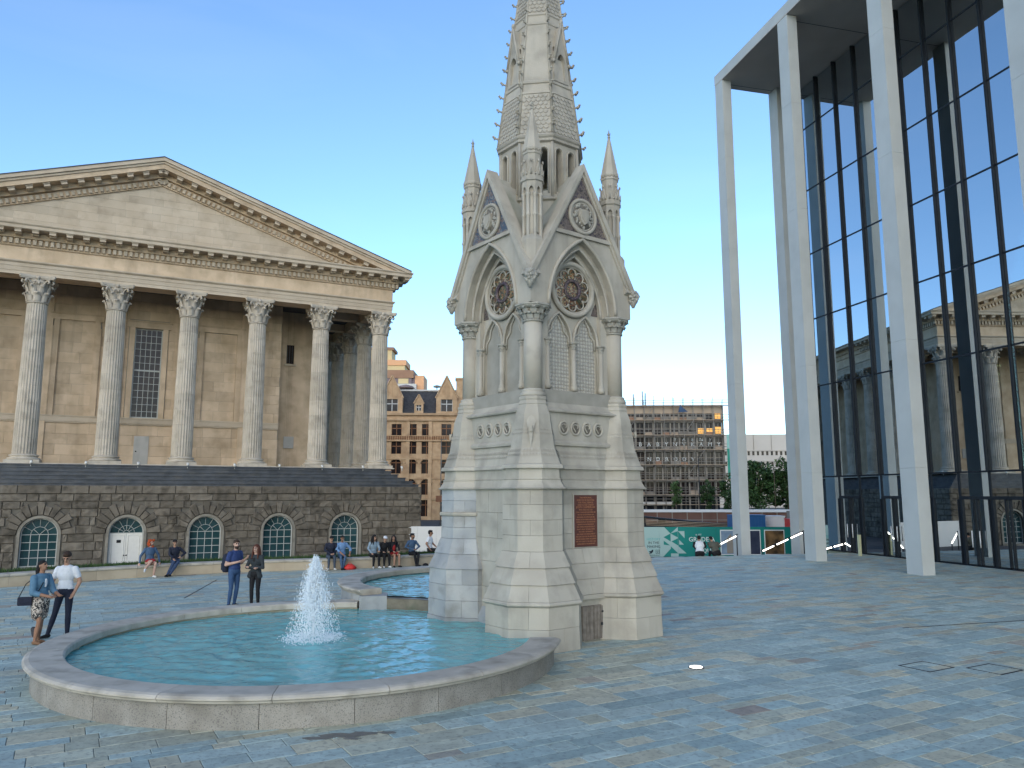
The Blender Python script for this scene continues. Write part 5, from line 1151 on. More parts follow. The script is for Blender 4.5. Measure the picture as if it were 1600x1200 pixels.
s = MB(); s.box(0, WID, -.05, .3, 15.6, 16.4); s.build('parapet', 'terra', tb)
bal = MB()
for k in range(120): bal.box(.3+k*.35, .45+k*.35, -.28, -.18, 12.32, 12.88)
tag(bal.build('balusters', 'terra_dk', tb), kind='stuff')
for k in range(-1, 6): 
    for x in (1.05+8.6*k, 6.2+8.6*k):
        if 0 < x < WID: s = MB(); s.box(x-.28, x+.28, -.18, .02, 0, zc_-.4); s.build('pilaster', 'terra', tb)
s = MB(); s.add([(0, .3, 16.4), (WID, .3, 16.4), (WID, 3.2, 20.4), (0, 3.2, 20.4), (WID, 12, 20.4), (0, 12, 20.4)], [(0, 1, 2, 3), (3, 2, 4, 5)]); s.build('mansard_roof', 'slate', tb)
s = MB(); s.box(0, WID, 3.0, 3.4, 20.4, 20.65); s.build('roof_kerb', 'offwhite', tb)
def dormer(x, w_, z0, z1, za, nm):
    d = MB(); open_wall(d, x-w_/2, x+w_/2, z0, lambda q: z1+(w_/2-abs(q-x))*(za-z1)/(w_/2), [(x, w_*.28, z0+.5, lambda q, t=z1-.3: t)], -.1, .3, 0, (x,), None, 6)
    for sg in (-1, 1): d.add([(x+sg*w_/2, -.1, z0), (x+sg*w_/2, 3, z0), (x+sg*w_/2, 3, z1), (x+sg*w_/2, -.1, z1), (x, -.1, za), (x, 3.5, za)], [(0, 1, 2, 3), (3, 2, 5, 4)]); d.tube((x+sg*(w_/2+.1), -.15, z1-.1), (x, -.15, za+.15), .12, None, 4, 0, False)
    for k in range(-2, 3): d.box(x+k*w_*.09-.04, x+k*w_*.09+.04, -.16, -.1, z1+.1, z1+.1+(w_/2-abs(k)*w_*.09)*(za-z1)/(w_/2)*.7)
    d = d.build(nm, 'terra', tb); f, p = MB(), MB(); win_unit(f, p, x, z0+.5, w_*.56, z1-.3-z0-.5, .15); f.build('window', 'offwhite', d); p.build('pane', 'pane_dark', d)
for k in range(4):
    dormer(12.2+8.55*(k-1)+8.3*0, 3.3, 16.3, 19.0, 22.3, 'gabled_dormer') if k != 0 else None
for x in (14.9-6.8, 14.9, 23.2): dormer(x+1.7-.2, 1.4, 16.4, 18.1, 19.3, 'small_dormer')
for x in (10.1+.2, 19.9): pass
s = MB(); s.box(22.2, 23.6, .2, 2.0, 16.4, 21.9); s.box(22.05, 23.75, .05, 2.15, 21.9, 22.2); s.build('chimney', 'terra', tb)
for x in (10.6, 20.6):
    s = MB()
    for o in (0, .55): s.tube((x+o, .2, 16.5), (x+o, 3.1, 20.6), .05, None, 5)
    for k in range(9): t_ = k/8; s.tube((x, .2+2.9*t_, 16.5+4.1*t_), (x+.55, .2+2.9*t_, 16.5+4.1*t_), .04, None, 4)
    s.build('roof_ladder', 'offwhite', tb)
# modern rooftop blocks behind
rb = empty('terraced_tower', (-37.5, 150, LOW), 0, 'stepped modern block with sunset light painted in warm tones rising behind the terracotta building', 'building')
def blk(nm, m, x0, x1, z0, z1, y0=0, y1=8): s = MB(); s.box(x0, x1, y0, y1, z0, z1); return s.build(nm, m, rb)
blk('lower_block', 'offwhite', 0, 18.6, 0, 25.5)
blk('roof_terrace', 'mauve', 2, 17.6, 25.5, 26.7, .5); blk('clad_storey', 'brownclad', 2, 18.0, 26.7, 28.3, .3); blk('cream_storey', 'cream', 2, 16.0, 28.3, 29.5, 2); blk('cream_parapet', 'sunlit_peach', 1.9, 16.3, 29.5, 30.6, 1.8, 8.2); blk('stair_tower', 'cream', 2, 13.2, 30.6, 32.8, 3); blk('tower_cap', 'brownclad', 1.8, 13.6, 32.8, 33.4, 2.8, 8.2); blk('sunlit_wing', 'sunlit_peach', 18.2, 20.0, 0, 27.3, 1, 7); blk('grey_wing', 'mauve', 17.0, 18.15, 25.5, 27.6, 1, 6)
for x, w_, z, h, nm in ((12.6, 2.4, 23.0, 1.9, 'window'), (16.6, 2.6, 23.0, 1.9, 'window')): s = MB(); s.box(x-w_/2, x+w_/2, -.1, 0.05, z, z+h); s.build(nm, 'pane_dark', rb)
s = MB(); s.box(15.0, 17.0, .38, .49, 25.6, 26.6); s.build('lit_window', 'cream', rb)
s = MB(); s.lathe([(1.7, 24.4), (1.3, 24.8), (.1, 25.1)], 16, (16.8, -1.5)); s.tube((16.8, -1.5, 22), (16.8, -1.5, 25), .05); s.build('parasol', 'mauve', rb)
s = MB(); s.tube((22.6, 1, 20), (22.6, 1, 25.2), .12); s.lathe([(.7, 24.9), (.75, 25.2), (.1, 25.4)], 12, (22.6, 1)); s.box(21.6, 23.4, 0, 3, 18, 23.4); s.build('roof_flue', 'concrete', rb)
# lamp column before the terracotta building
def lamp_post(x, y, h, lab, m='scaf', r=.06): s = MB(); s.tube((0, 0, 0), (0, 0, h), r, r*.6, 8); s.box(-.1, .5, -.1, .1, h, h+.08); tag(s.build('lamp_post', m, None, (x, y, LOW)), lab, 'lamp post', 'far lamp posts')
lamp_post(-6.9, 75, 9.2, 'tall grey lamp post in front of the terracotta building'); lamp_post(40.0, 118, 8.5, 'brown pole standing in front of the dense trees', 'bark'); lamp_post(23.2, 96, 8.5, 'slim dark pole in front of the scaffolded building', 'fin')
s = MB(); s.box(-.35, .35, 0, .12, 3.2, 3.8); tag(s.build('street_sign', 'lampglow_y' if 'lampglow_y' in MT else 'gold', None, (-7.0, 74.8, LOW)), 'small yellow sign on the grey lamp post', 'sign')
mat('denim_sheet', (.03, .06, .12), (.05, .09, .16), 1, .8)
# ---- scaffolded building
sb = empty('gutted_office_block', (24.0, 160, LOW), R(-2), 'concrete office block being refurbished, seen behind scaffolding', 'building')
W2 = 19.8; nb = 11; slabs = [3.9, 6.9, 10.0, 13.1, 16.1, 19.2, 22.2]
for z in slabs: s = MB(); s.box(-2.6, W2, 0, 12, z-.5, z); s.build('floor_slab', 'concrete', sb)
for k in range(nb+1): s = MB(); s.box(W2*k/nb-.16, W2*k/nb+.16, .0, .35, 0, 22.2); s.build('pier', 'concrete', sb)
s = MB(); s.box(-2.6, W2, 5, 5.3, 0, 22); s.build('rear_wall', 'mauve_dk' if 'mauve_dk' in MT else 'fin', sb)
s = MB(); s.box(-2.6, W2, -.05, .4, 20.6, 22.4); s.build('parapet', 'pinkish', sb); s = MB(); s.box(-2.9, -.2, -.1, 6, 19, 23.2); s.build('stair_head', 'pinkish', sb)
s = MB(); s.box(-2.8, -.16, 0, 8, 0, 22); s.build('stair_wall', 'concrete', sb)
rs_ = random.Random(8)
for i in range(6):
    z = slabs[i]
    for k in range(nb):
        x0, x1 = W2*k/nb+.2, W2*(k+1)/nb-.2
        if rs_.random() < .45: s = MB(); s.box(x0, x1, .12, .2, z, z+rs_.choice((.6, .8))); s.build('spandrel_panel', rs_.choice(('pinkish', 'concrete', 'brownclad')), sb)
        s = MB(); s.box(x0, x1, .25, .28, z, z+2.5); s.box((x0+x1)/2-.05, (x0+x1)/2+.05, .2, .3, z, z+2.5, 1); s.box(x0, x1, .2, .3, z+1.4, z+1.5, 1); s.build('window', ['pane_dark', 'concrete'], sb)
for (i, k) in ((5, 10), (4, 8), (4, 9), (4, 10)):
    x0, x1 = W2*k/nb+.3, W2*(k+1)/nb-.3; s = MB(); s.box(x0, x1, .2, .24, slabs[i]+.3, slabs[i]+rs_.uniform(1.3, 2.0)); s.build('sunset_glow_pane', 'sunset', sb)  # emission stands in for sunset light caught in these panes
def bay_letter(ch, k, z, size=1.15): text('painted_letter', ch, size, 'ink_white', sb, Matrix.Translation((W2*(k+.5)/nb, .1, z)), .02)
for k, ch in enumerate('@BABYNVKAMY'): bay_letter(ch, k, slabs[3]+.7)
for k, ch in enumerate('YAENI'): bay_letter(ch, k+5, slabs[3]+1.75, .95)
for k, ch in enumerate('NDROOV'): bay_letter(ch, k+2, slabs[2]+.75, 1.1)
sg_ = MB(); sg_.box(2, 9, -.3, -.1, 1.6, 2.4); sg_.build('shop_sign', 'offwhite', sb); sg_ = MB(); sg_.box(-1.5, .2, -.3, -.1, .6, 2.3, 0); sg_.box(-2.6, -1.6, -.3, -.1, .6, 2.3, 1); sg_.box(.3, 1.2, -.3, -.1, .6, 2.3, 1); sg_.build('shop_front', ['blue_box', 'offwhite'], sb)
sf_ = empty('scaffolding', (24.0, 158.6, LOW), R(-2), 'steel tube scaffolding with boarded lifts wrapped round the office block', 'scaffolding')
def spole(p, q, nm='scaffold_pole', r=.055): s = MB(); s.tube(p, q, r, None, 5); s.build(nm, 'scaf', sf_)
for k in range(13): x = -2.6+2.02*k; spole((x, 0, 0), (x, 0, rs_.uniform(23.2, 24.6)))
for k in range(13): x = -2.6+2.02*k; spole((x, 1.0, 0), (x, 1.0, rs_.uniform(23, 24)))
for z in [1.9]+slabs:
    s = MB(); s.box(-2.8, 22.4, -.05, 1.0, z-.12, z-.02); s.build('scaffold_boards', 'board', sf_)
    for dz_ in (.5, 1.05): spole((-2.9, -.05, z+dz_), (22.6, -.05, z+dz_))
for k, i in ((1, 4), (7, 4), (1, 2), (8, 2), (7, 1), (3, 5), (9, 3)): x = -2.6+2.02*k; spole((x, -.1, slabs[i]), (x+2.02, -.1, slabs[i]+3.0), 'brace')
s = MB(); s.box(20.1, 23.8, -.25, -.2, 7, 13.2); s.build('green_netting', 'net', sf_); s = MB(); s.box(20.1, 23.4, -.25, -.2, 13.3, 16.1); s.build('pale_netting', 'net_pale', sf_); s = MB(); s.box(20.4, 23.8, -.25, -.2, 2.1, 6.6); s.build('green_netting', 'net', sf_)
s = MB(); s.prism([(10.4, 20.7), (12.4, 20.8), (11.2, 21.8), (10.8, 22.4)], -.2, -.15); s.build('blue_sheet', 'denim_sheet', sf_)
for x, h in ((1.5, 2.4), (3.4, 3.0), (4.0, 2.6)): spole((x, 2, 22.4), (x, 2, 22.4+h), 'roof_mast', .13)
# ---- long pale office block
ob = empty('long_office_block', (56, 230, LOW), R(-4), 'long pale concrete office block with rows of narrow windows beyond the trees', 'building')
s = MB(); s.box(0, 46, 0, 15, 0, 21.6); s.build('wall', 'office', ob)
for z in (10.6, 14.0, 17.2 - .05):
    s = MB(); s.box(-.1, 46.1, -.25, 0, z-.5, z-.2); s.build('sill_band', 'office', ob)
    for k in range(34): q = MB(); q.box(.6+1.35*k, 1.25+1.35*k, -.05, .02, z-3.1+1.3, z-.6); q.build('window', 'pane_dark', ob)
for k in range(9): q = MB(); q.box(.3+5.2*k, .42+5.2*k, -.12, .0, 17.0, 21.5); q.build('rib', 'concrete', ob)
# ---- trees
def tree(x, y, h, rx, rz, lab, seed, m='leaf', n=9000, ls=.26, trunk=.16, z0=LOW, cz=None):
    rq = random.Random(seed); t = empty('tree', (x, y, z0), 0, lab, 'tree', 'far trees'); cz = cz or h-rz
    tr = MB(); tr.tube((0, 0, 0), (.1, 0, cz), trunk, trunk*.5, 8)
    for k in range(7): a = rq.uniform(0, 6.28); tr.tube((.05, 0, cz*rq.uniform(.5, .9)), (rx*.6*math.cos(a), rx*.6*math.sin(a), cz+rz*rq.uniform(-.2, .6)), trunk*.4, trunk*.1, 5)
    tr.build('trunk', 'bark', t)
    clumps = []
    for k in range(38):
        a = rq.uniform(0, 6.28); b = rq.uniform(-1, 1); r_ = rq.random()**.4; clumps.append((rx*r_*math.cos(a)*math.sqrt(1-b*b)*.86, rx*r_*math.sin(a)*math.sqrt(1-b*b)*.86, cz+rz*r_*b*.86, rq.uniform(.16, .34)*min(rx, rz)))
    vs = []; fs = []
    for _ in range(n):
        c = rq.choice(clumps); d = Vector((rq.gauss(0, 1), rq.gauss(0, 1), rq.gauss(0, 1))).normalized()*c[3]*rq.uniform(.55, 1.1); p = Vector(c[:3])+d
        u_ = Vector((rq.gauss(0, 1), rq.gauss(0, 1), rq.gauss(0, .6))).normalized(); v_ = u_.cross(Vector((rq.gauss(0, 1), rq.gauss(0, 1), 1))).normalized(); s_ = ls*rq.uniform(.5, 1.1); o = len(vs)
        vs += [tuple(p-u_*s_), tuple(p+v_*s_*.55), tuple(p+u_*s_), tuple(p-v_*s_*.55)]; fs.append((o, o+1, o+2, o+3))
    me = bpy.data.meshes.new('crown'); me.from_pydata(vs, [], fs); me.materials.append(MT[m]); link('crown', me, t)
tree(38.6, 122, 9.6, 4.0, 4.6, 'broad dark green tree beyond the columns, at the left of its row', 1); tree(43.0, 121, 10.4, 3.8, 5.2, 'tallest dense dark green tree between the columns', 2); tree(47.2, 122, 10.2, 4.0, 5.0, 'dense dark green tree half hidden by the second office column', 3); tree(34.8, 121, 7.4, 2.6, 3.4, 'dark green tree at the right foot of the scaffolding', 6, n=3000)
tree(29.5, 140, 6.6, 1.3, 2.7, 'slim leafy tree in front of the scaffolding, left one', 4, 'leaf_lt', 1600, .2, .1); tree(35.2, 140, 6.9, 1.6, 3.0, 'slim leafy tree in front of the scaffolding, right one', 5, 'leaf', 2400, .2, .1)
# ---- roadside wall with white rail
rw = empty('roadside_wall', (10, 78, LOW), 0, 'low brown panelled wall topped by a white rail beyond the hoarding', 'wall')
s = MB(); s.box(0, 40, 0, .3, 0, 2.15); s.build('brick_wall', 'brick', rw); s = MB(); s.box(-.2, 40.2, -.12, .4, 2.15, 2.42); s.build('rail', 'white', rw)
for k in range(27): s = MB(); s.box(1.5*k, 1.5*k+.08, -.06, -.003, .2, 2.15); s.build('post', 'concrete', rw)
s = MB(); s.box(0, 40, -.05, -.004, 1.35, 1.42); s.build('mid_rail', 'concrete', rw)
# things between wall and hoarding: pergola roof frames, boxes
pg = empty('timber_canopy', (10.6, 62, LOW), R(2), 'low dark slatted canopy frame behind the hoarding', 'canopy')
for k in range(6): s = MB(); s.box(1.6*k, 1.6*k+.07, 0, 2.5, 0, 2.1-.13*k); s.build('post', 'bark', pg)
for k in range(3): s = MB(); s.add([(-.4, 1.2*k, 2.25), (8.6, 1.2*k, 1.35), (8.6, 1.2*k+.9, 1.35), (-.4, 1.2*k+.9, 2.25), (-.4, 1.2*k, 2.1), (8.6, 1.2*k, 1.2), (8.6, 1.2*k+.9, 1.2), (-.4, 1.2*k+.9, 2.1)], [(0, 1, 2, 3), (4, 5, 6, 7), (0, 1, 5, 4), (2, 3, 7, 6)]); s.build('roof_panel', 'fin', pg)
for k in range(9): s = MB(); s.box(-.4, 9.8, -.2, -.14, .9+.13*k-.005*k*k, .98+.13*k-.005*k*k); s.build('slat', 'fin', pg)
for k in range(4): s = MB(); s.tube((0, -.26, 1.9-.12*k), (9.6, -.26, 1.45-.1*k), .03, None, 4); s.build('rail', 'board', pg)
def crate(nm, m, x, y, w_, h, lab, cat, d=1.2, rib=True):
    s = MB(); s.box(-w_/2, w_/2, 0, d, 0, h)
    if rib:
        for k in range(int(w_/.25)): s.box(-w_/2+.25*k+.05, -w_/2+.25*k+.12, -.03, 0, .1, h-.1)
        s.box(-w_/2-.03, w_/2+.03, -.04, d+.03, h, h+.06)
    tag(s.build(nm, m, None, (x, y, LOW)), lab, cat)
crate('site_container', 'blue_box', 18.2, 60, 2.6, 2.3, 'blue site container behind the teal hoarding', 'container'); crate('storage_box', 'white', 20.6, 61, 1.5, 2.2, 'white storage box behind the hoarding beside the blue container', 'box'); crate('storage_box', 'red', 21.4, 58.6, 1.0, 2.05, 'small red box behind the hoarding', 'box'); crate('storage_box', 'concrete', 24.0, 64, 2.0, 2.5, 'grey box behind the hoarding near the red frame', 'box'); crate('waste_bin', 'greenbox', 22.6, 58, 2.2, 1.95, 'green bin behind the hoarding', 'bin'); crate('red_frame', 'red', 25.6, 63.6, 1.6, 2.7, 'red machine at the right end behind the hoarding', 'machine')
# ---- hoarding
hd = empty('site_hoarding', (8.2, 50, LOW), R(1.5), 'teal construction hoarding with white lettering and framed pictures', 'hoarding')
HB = 1.86; 
def hp(m, x0, x1, nm='panel'): s = MB(); s.box(x0+.004, x1-.004, 0, .06, 0, HB); s.build(nm, m, hd)
hp('hoard_pale', 0, 1.22); hp('hoard_pale', 1.22, 2.44)
for k in range(8): hp('hoard_teal', 2.44+1.22*k, 3.66+1.22*k)
tri = MB()
for (a, b, c) in (((1.55, 1.86), (2.42, 1.86), (1.95, 1.45)), ((1.95, 1.45), (2.42, 1.6), (2.42, 1.2)), ((1.5, 1.22), (1.95, 1.45), (1.95, .95)), ((1.5, .75), (1.5, 1.0), (1.9, .7)), ((1.95, .65), (2.42, .2), (1.95, .2)), ((1.45, .0), (1.95, .0), (1.95, .5)), ((2.42, 1.15), (2.42, .7), (2.0, .95))): tri.prism([a, b, c], -.006, -.001)
tri.build('triangle_pattern', 'hoard_teal', hd)
tri = MB()
for (a, b, c) in (((2.44, 1.6), (2.85, 1.6), (2.85, 1.15)), ((2.44, .2), (2.95, .2), (2.44, .65)), ((2.5, .75), (2.5, 1.05), (2.8, .75))): tri.prism([a, b, c], -.006, -.001)
tri.build('triangle_pattern', 'hoard_pale', hd)
def ht(s, x, z, size, m, xs=1): text('lettering', s, size, m, hd, Matrix.Translation((x, -.008, z)), .003, xs=xs)
ht('HISTORY', .85, 1.02, .22, 'ink_teal'); ht('IN THE', .85, .80, .22, 'ink'); ht('MAKING', .85, .56, .22, 'ink')
s = MB(); s.prism([(.52, .34), (.62, .26), (.52, .20), (.68, .2), (.80, .30), (.82, .42), (.74, .44), (.68, .36)], -.01, -.004); s.build('bird_mark', 'ink', hd); s = MB(); s.pipe([(.98, -.008, .2), (1.2, -.008, .2), (1.2, -.008, .42), (.98, -.008, .42)], .014, 4, 0, True); s.pipe([(1.09+.05*math.cos(t_*.785), -.008, .31+.05*math.sin(t_*.785)) for t_ in range(8)], .012, 4, 0, True); s.build('camera_mark', 'ink', hd)
ht('@paradisebirm', .85, .06, .11, 'ink')
ht('at 103', 3.75, 1.33, .15, 'ink_white'); ht('GRADE A', 3.95, .95, .40, 'ink_white'); ht('OFFICE', 3.95, .66, .18, 'ink_white'); ht('QUI', 4.3, .25, .38, 'ink_white'); ht('PH', 10.15, 1.42, .28, 'ink_white'); ht('EE', 7.25, .98, .3, 'ink_white')
def picture(x0, x1, m): s = MB(); s.box(x0, x1, -.03, -.002, .1, 1.68); o = s.build('picture_frame', 'ink_white', hd); s = MB(); s.box(x0+.05, x1-.05, -.036, -.03, .15, 1.62); s.build('picture', m, o); return o
o = picture(5.15, 6.25, 'posterA'); s = MB(); s.prism([(5.55, .2), (5.95, .2), (5.95, 1.2), (5.8, 1.42), (5.55, 1.1)], -.04, -.036); s.build('printed_tower', 'concrete', o); picture(6.7, 7.75, 'posterB'); picture(8.0, 9.3, 'posterC')
wh = empty('white_hoarding', (-8.5, 50, LOW), 0, 'plain off-white hoarding panels left of the memorial', 'hoarding')
for k in range(9): s = MB(); s.box(1.22*k+.004, 1.22*k+1.216, 0, .06, 0, 1.9); s.build('panel', 'hoard_white', wh)
# ---- lit handrails of the stairs
def rail(p, q, lab, post=True):
    p, q = Vector(p), Vector(q); r_ = tag(empty('stair_handrail', p), lab, 'handrail', 'lit handrails'); d = q-p; L = d.length; n = 3
    for k in range(n): a = d*(k/n+.02); b = d*((k+1)/n-.05); s = MB(); s.tube(a, b, .034, None, 8); s.build('light_strip', 'led', r_)
    s = MB(); s.tube(d*-.02+Vector((0, 0, .05)), d*1.02+Vector((0, 0, .05)), .03, None, 8)
    for t_ in (.02, .98): s.tube(d*t_, Vector((d.x*t_, d.y*t_, -1.0-d.z*(1-t_)*0)), .03, None, 6)
    s.build('rail', 'fin', r_)
rail((10.35, 40.4, .30), (11.35, 39.4, .98), 'lit handrail beside the first office column'); rail((13.2, 41.4, .06), (15.3, 40.9, 1.1), 'lit handrail between the first and second office columns'); rail((16.6, 41.9, .1), (18.2, 41.5, .6), 'lit handrail behind the second office column')
# ================================================================ people
for nm, c in (('skin', (.42, .24, .16)), ('skin_tan', (.30, .16, .10)), ('skin_pale', (.52, .33, .25)), ('hair_black', (.012, .010, .010)), ('hair_brown', (.045, .026, .016)), ('hair_auburn', (.09, .032, .02)), ('hair_red', (.42, .075, .02)), ('denim', (.10, .20, .29)), ('denim_dark', (.035, .06, .12)), ('denim_mid', (.06, .11, .19)), ('tee_white', (.72, .73, .75)), ('navy', (.018, .022, .04)), ('blue_tee', (.03, .055, .16)), ('jeans_blue', (.04, .085, .18)), ('blackcloth', (.012, .012, .014)), ('leather', (.03, .037, .042)), ('shirt_blue', (.16, .28, .48)), ('grey_jeans', (.06, .08, .11)), ('shoe_white', (.65, .65, .62)), ('shoe_dark', (.02, .018, .016)), ('sandal', (.2, .11, .06)), ('red_top', (.30, .02, .02)), ('denim_light', (.25, .33, .40)), ('tattoo', (.05, .05, .055)), ('beard', (.04, .026, .02)), ('khaki', (.10, .10, .08))):
    mat(nm, tuple(x*.85 for x in c), c, 9, .8 if 'skin' not in nm else .55, bump=.7 if 'skin' not in nm else 0, bscale=22)
def prim_mesh(mb, pr):
    k = pr[0]
    if k == 'c':
        _, a, b, r0, r1, m = pr; a, b = Vector(a), Vector(b); d = (b-a); L = max(1e-4, d.length); Q = d.to_track_quat('Z', 'Y').to_matrix().to_4x4(); prof = []
        for i in range(5): t = math.pi/2*(i/4); prof.append((max(1e-4, r0*math.sin(t)), -r0*math.cos(t)))
        for i in range(5): t = math.pi/2*(i/4); prof.append((max(1e-4, r1*math.cos(t)), L+r1*math.sin(t)))
        mb.lathe(prof, 14, M=Matrix.Translation(a) @ Q)
    else:
        _, c, r, m, rz = pr; mb.sphere((0, 0, 0), 1.0, 18, 12, 0, (1, 1, 1), Matrix.Translation(c) @ rz @ Matrix.Diagonal((*r, 1)))
def pdist(pr, P):
    if pr[0] == 'c':
        a, b = np.array(pr[1]), np.array(pr[2]); d = b-a; t = np.clip(((P-a) @ d)/max(1e-8, d @ d), 0, 1); return np.linalg.norm(P-(a+t[:, None]*d), axis=1)-(pr[3]+t*(pr[4]-pr[3]))
    c = np.array(pr[1]); Ri = np.array(pr[4].to_3x3()); q = (P-c) @ Ri; r = np.array(pr[2]); k = np.linalg.norm(q/r, axis=1); return (k-1)*r.min()*np.where(k > 0, 1, 1)
def fuse(name, prims, parent=None, vox=.012, loc=None, rotz=None):
    mb = MB()
    for p in prims: prim_mesh(mb, p)
    me = bpy.data.meshes.new('tmp'); me.from_pydata(mb.v, [], mb.f); o = bpy.data.objects.new('tmp', me); COL.objects.link(o)
    md = o.modifiers.new('r', 'REMESH'); md.mode = 'VOXEL'; md.voxel_size = vox; s = o.modifiers.new('s', 'SMOOTH'); s.factor = .5; s.iterations = 3
    dg = bpy.context.evaluated_depsgraph_get(); m2 = bpy.data.meshes.new_from_object(o.evaluated_get(dg)); bpy.data.objects.remove(o)
    m2.name = name; n = len(m2.polygons); C = np.empty(n*3); m2.polygons.foreach_get('center', C); C = C.reshape(-1, 3)
    D = np.stack([pdist(p, C) for p in prims]); idx = D.argmin(0); mats = []; mi = np.zeros(n, np.int32)
    for i, p in enumerate(prims):
        mn = p[5] if p[0] == 'c' else p[3]
        if mn not in mats: mats.append(mn)
        mi[idx == i] = mats.index(mn)
    m2.materials.clear()
    for x in mats: m2.materials.append(MT[x])
    m2.polygons.foreach_set('material_index', mi); m2.polygons.foreach_set('use_smooth', [True]*n); m2.update()
    return link(name, m2, parent, loc, rotz)
I4 = Matrix.Identity(4)
def person(label, loc, face, cl, pose='stand', arms=None, legs=None, hair='short', hcol='hair_brown', skin='skin', lean=0, look=(0, 0), h=1.0, build=1.0, sleeve='short', legwear='long', shoe='shoe_dark', beard=False, skirt=None, top2=None, tilt=0, extra=(), twist=0, belly=0):
    """local frame: the figure faces -Y, its left hand is at +X; face = turn about Z"""
    top, bot = cl; pr = []; c = lambda a, b, r0, r1, m: pr.append(('c', tuple(a), tuple(b), r0, r1, m)); e = lambda p, r, m, q=I4: pr.append(('e', tuple(p), r, m, q))
    V = Vector
    pz = {'stand': .94, 'sit': .545, 'ground': .12}[pose]
    pel = V((0, 0, pz)); up = V((tilt, -math.sin(lean), math.cos(lean))).normalized(); side = V((math.cos(twist), -math.sin(twist), 0)); fwd = V((-math.sin(twist), -math.cos(twist), 0))
    fwd = (fwd-up*fwd.dot(up)).normalized()
    wst = pel+up*.17; chs = pel+up*.36; nk = pel+up*.55; B = build
    Q = Matrix((side, -fwd, up)).transposed().to_4x4()
    e(pel+up*.02, (.165*B, .125*B, .13), bot, Q); e(wst, (.145*B, .105*B+belly, .15), top, Q); e(chs, (.175*B, .12*B, .19), top, Q); e(chs+up*.10, (.17*B, .105*B, .10), top, Q)
    e(wst-up*.08, (.16*B, .118*B+belly, .10), top, Q)
    hd_ = nk+up*.155+fwd*.035; c(nk-up*.06, hd_-up*.04, .056, .05, skin)
    lk, nod = look; HQ = Matrix.Rotation(lk, 4, 'Z') @ Q @ Matrix.Rotation(-nod, 4, 'X')
    hp_ = lambda x, y, z: hd_+(HQ @ V((x, y, z)))
    e(hd_+(HQ @ V((0, .012, .02))), (.074, .092, .098), skin, HQ); e(hp_(0, -.028, -.05), (.052, .058, .062), skin, HQ); c(hp_(0, -.088, .012), hp_(0, -.104, -.018), .010, .015, skin)
    for sg in (-1, 1): e(hp_(sg*.075, .012, 0), (.012, .02, .03), skin, HQ); e(hp_(sg*.03, -.083, .018), (.014, .010, .007), 'hair_black', HQ); c(hp_(sg*.018, -.089, .036), hp_(sg*.046, -.080, .036), .006, .005, hcol)
    c(hp_(-.02, -.084, -.052), hp_(.02, -.084, -.052), .006, .006, 'hair_auburn')
    if beard: e(hp_(0, -.035, -.068), (.055, .058, .052), 'beard', HQ)
    A = arms or {}; defs = {'L': ((.24, -.02, 1.13), (.24, -.10, .88)), 'R': ((-.24, -.02, 1.13), (-.24, -.10, .88))}
    if pose == 'sit': defs = {'L': ((.25, -.08, .80), (.13, -.33, .68)), 'R': ((-.25, -.08, .80), (-.13, -.33, .68))}
    for s_, sg in (('L', 1), ('R', -1)):
        sh = nk-up*.085+side*(.165*B*sg); el, wr = [V(q) for q in A.get(s_, defs[s_])]
        sm = top2 or top
        c(sh, el, .058*B, .045*B, sm if sleeve == 'long' else skin); c(el, wr, .044*B, .030, sm if sleeve == 'long' else skin)
        e(sh, (.066*B, .066*B, .066*B), sm)
        if sleeve == 'short': c(sh, sh+(el-sh)*.55, .068*B, .064*B, sm)
        if sleeve == 'half': c(sh, el, .066*B, .06*B, sm); c(el, el+(wr-el)*.35, .056*B, .052*B, sm)
        d = (wr-el).normalized(); pc = wr+d*.045; lat = d.cross(V((0, 0, 1))); lat = lat.normalized() if lat.length > .1 else V((1, 0, 0)); nrm = d.cross(lat)
        c(wr, pc, .027, .034, skin); c(pc-lat*.014, pc+lat*.014, .03, .03, skin)
        for k, ln in enumerate((.07, .08, .075, .058)): o = lat*((k-1.5)*.019); a = pc+o+d*.025; b = a+d*ln*.55-nrm*.008; q = b+d*ln*.35-nrm*.028; c(a, b, .0095, .009, skin); c(b, q, .009, .008, skin)
        c(wr+lat*.03+d*.01, wr+lat*.055+d*.055, .012, .0095, skin)
    Lg = legs or {}
    dl = {'L': ((.10, -.02, .50), (.105, .02, .085)), 'R': ((-.10, -.02, .50), (-.105, .02, .085))}
    if pose == 'sit': dl = {'L': ((.11, -.43, .53), (.12, -.42, .085)), 'R': ((-.11, -.43, .53), (-.12, -.42, .085))}
    if pose == 'ground': dl = {'L': ((.14, -.38, .16), (.12, -.48, -.22)), 'R': ((-.14, -.38, .16), (-.12, -.48, -.22))}
    for s_, sg in (('L', 1), ('R', -1)):
        hip = pel+side*(.088*B*sg)-V((0, 0, .03)); q = Lg.get(s_, dl[s_]); kn, an = V(q[0]), V(q[1]); td = V(q[2]) if len(q) > 2 else V((sg*.25, -1, 0)); lm_ = bot if legwear == 'long' else skin
        lw = 1.0 if legwear == 'long' else .9
        c(hip, kn, .088*B*lw, .058*lw, lm_); m_ = kn+(an-kn)*.35; c(kn, m_, .056*lw, .058*lw, lm_); c(m_, an, .058*lw, .040*lw if legwear == 'long' else .034, lm_)
        td = td.normalized(); he = an+V((0, 0, -.04)); c(he-td*.03, he+td*.08, .04, .038, shoe); c(he+td*.08, he+td*.16-V((0, 0, .008)), .038, .030, shoe)
    if skirt: pr.extend(('c', p, q, r0, r1, m) for p, q, r0, r1, m in skirt)
    for x in extra: pr.append(x)
    hroot = tag(fuse('person', pr, None, .012, loc, face), label, 'person', 'people in the square'); hroot.scale = (h, h, h)
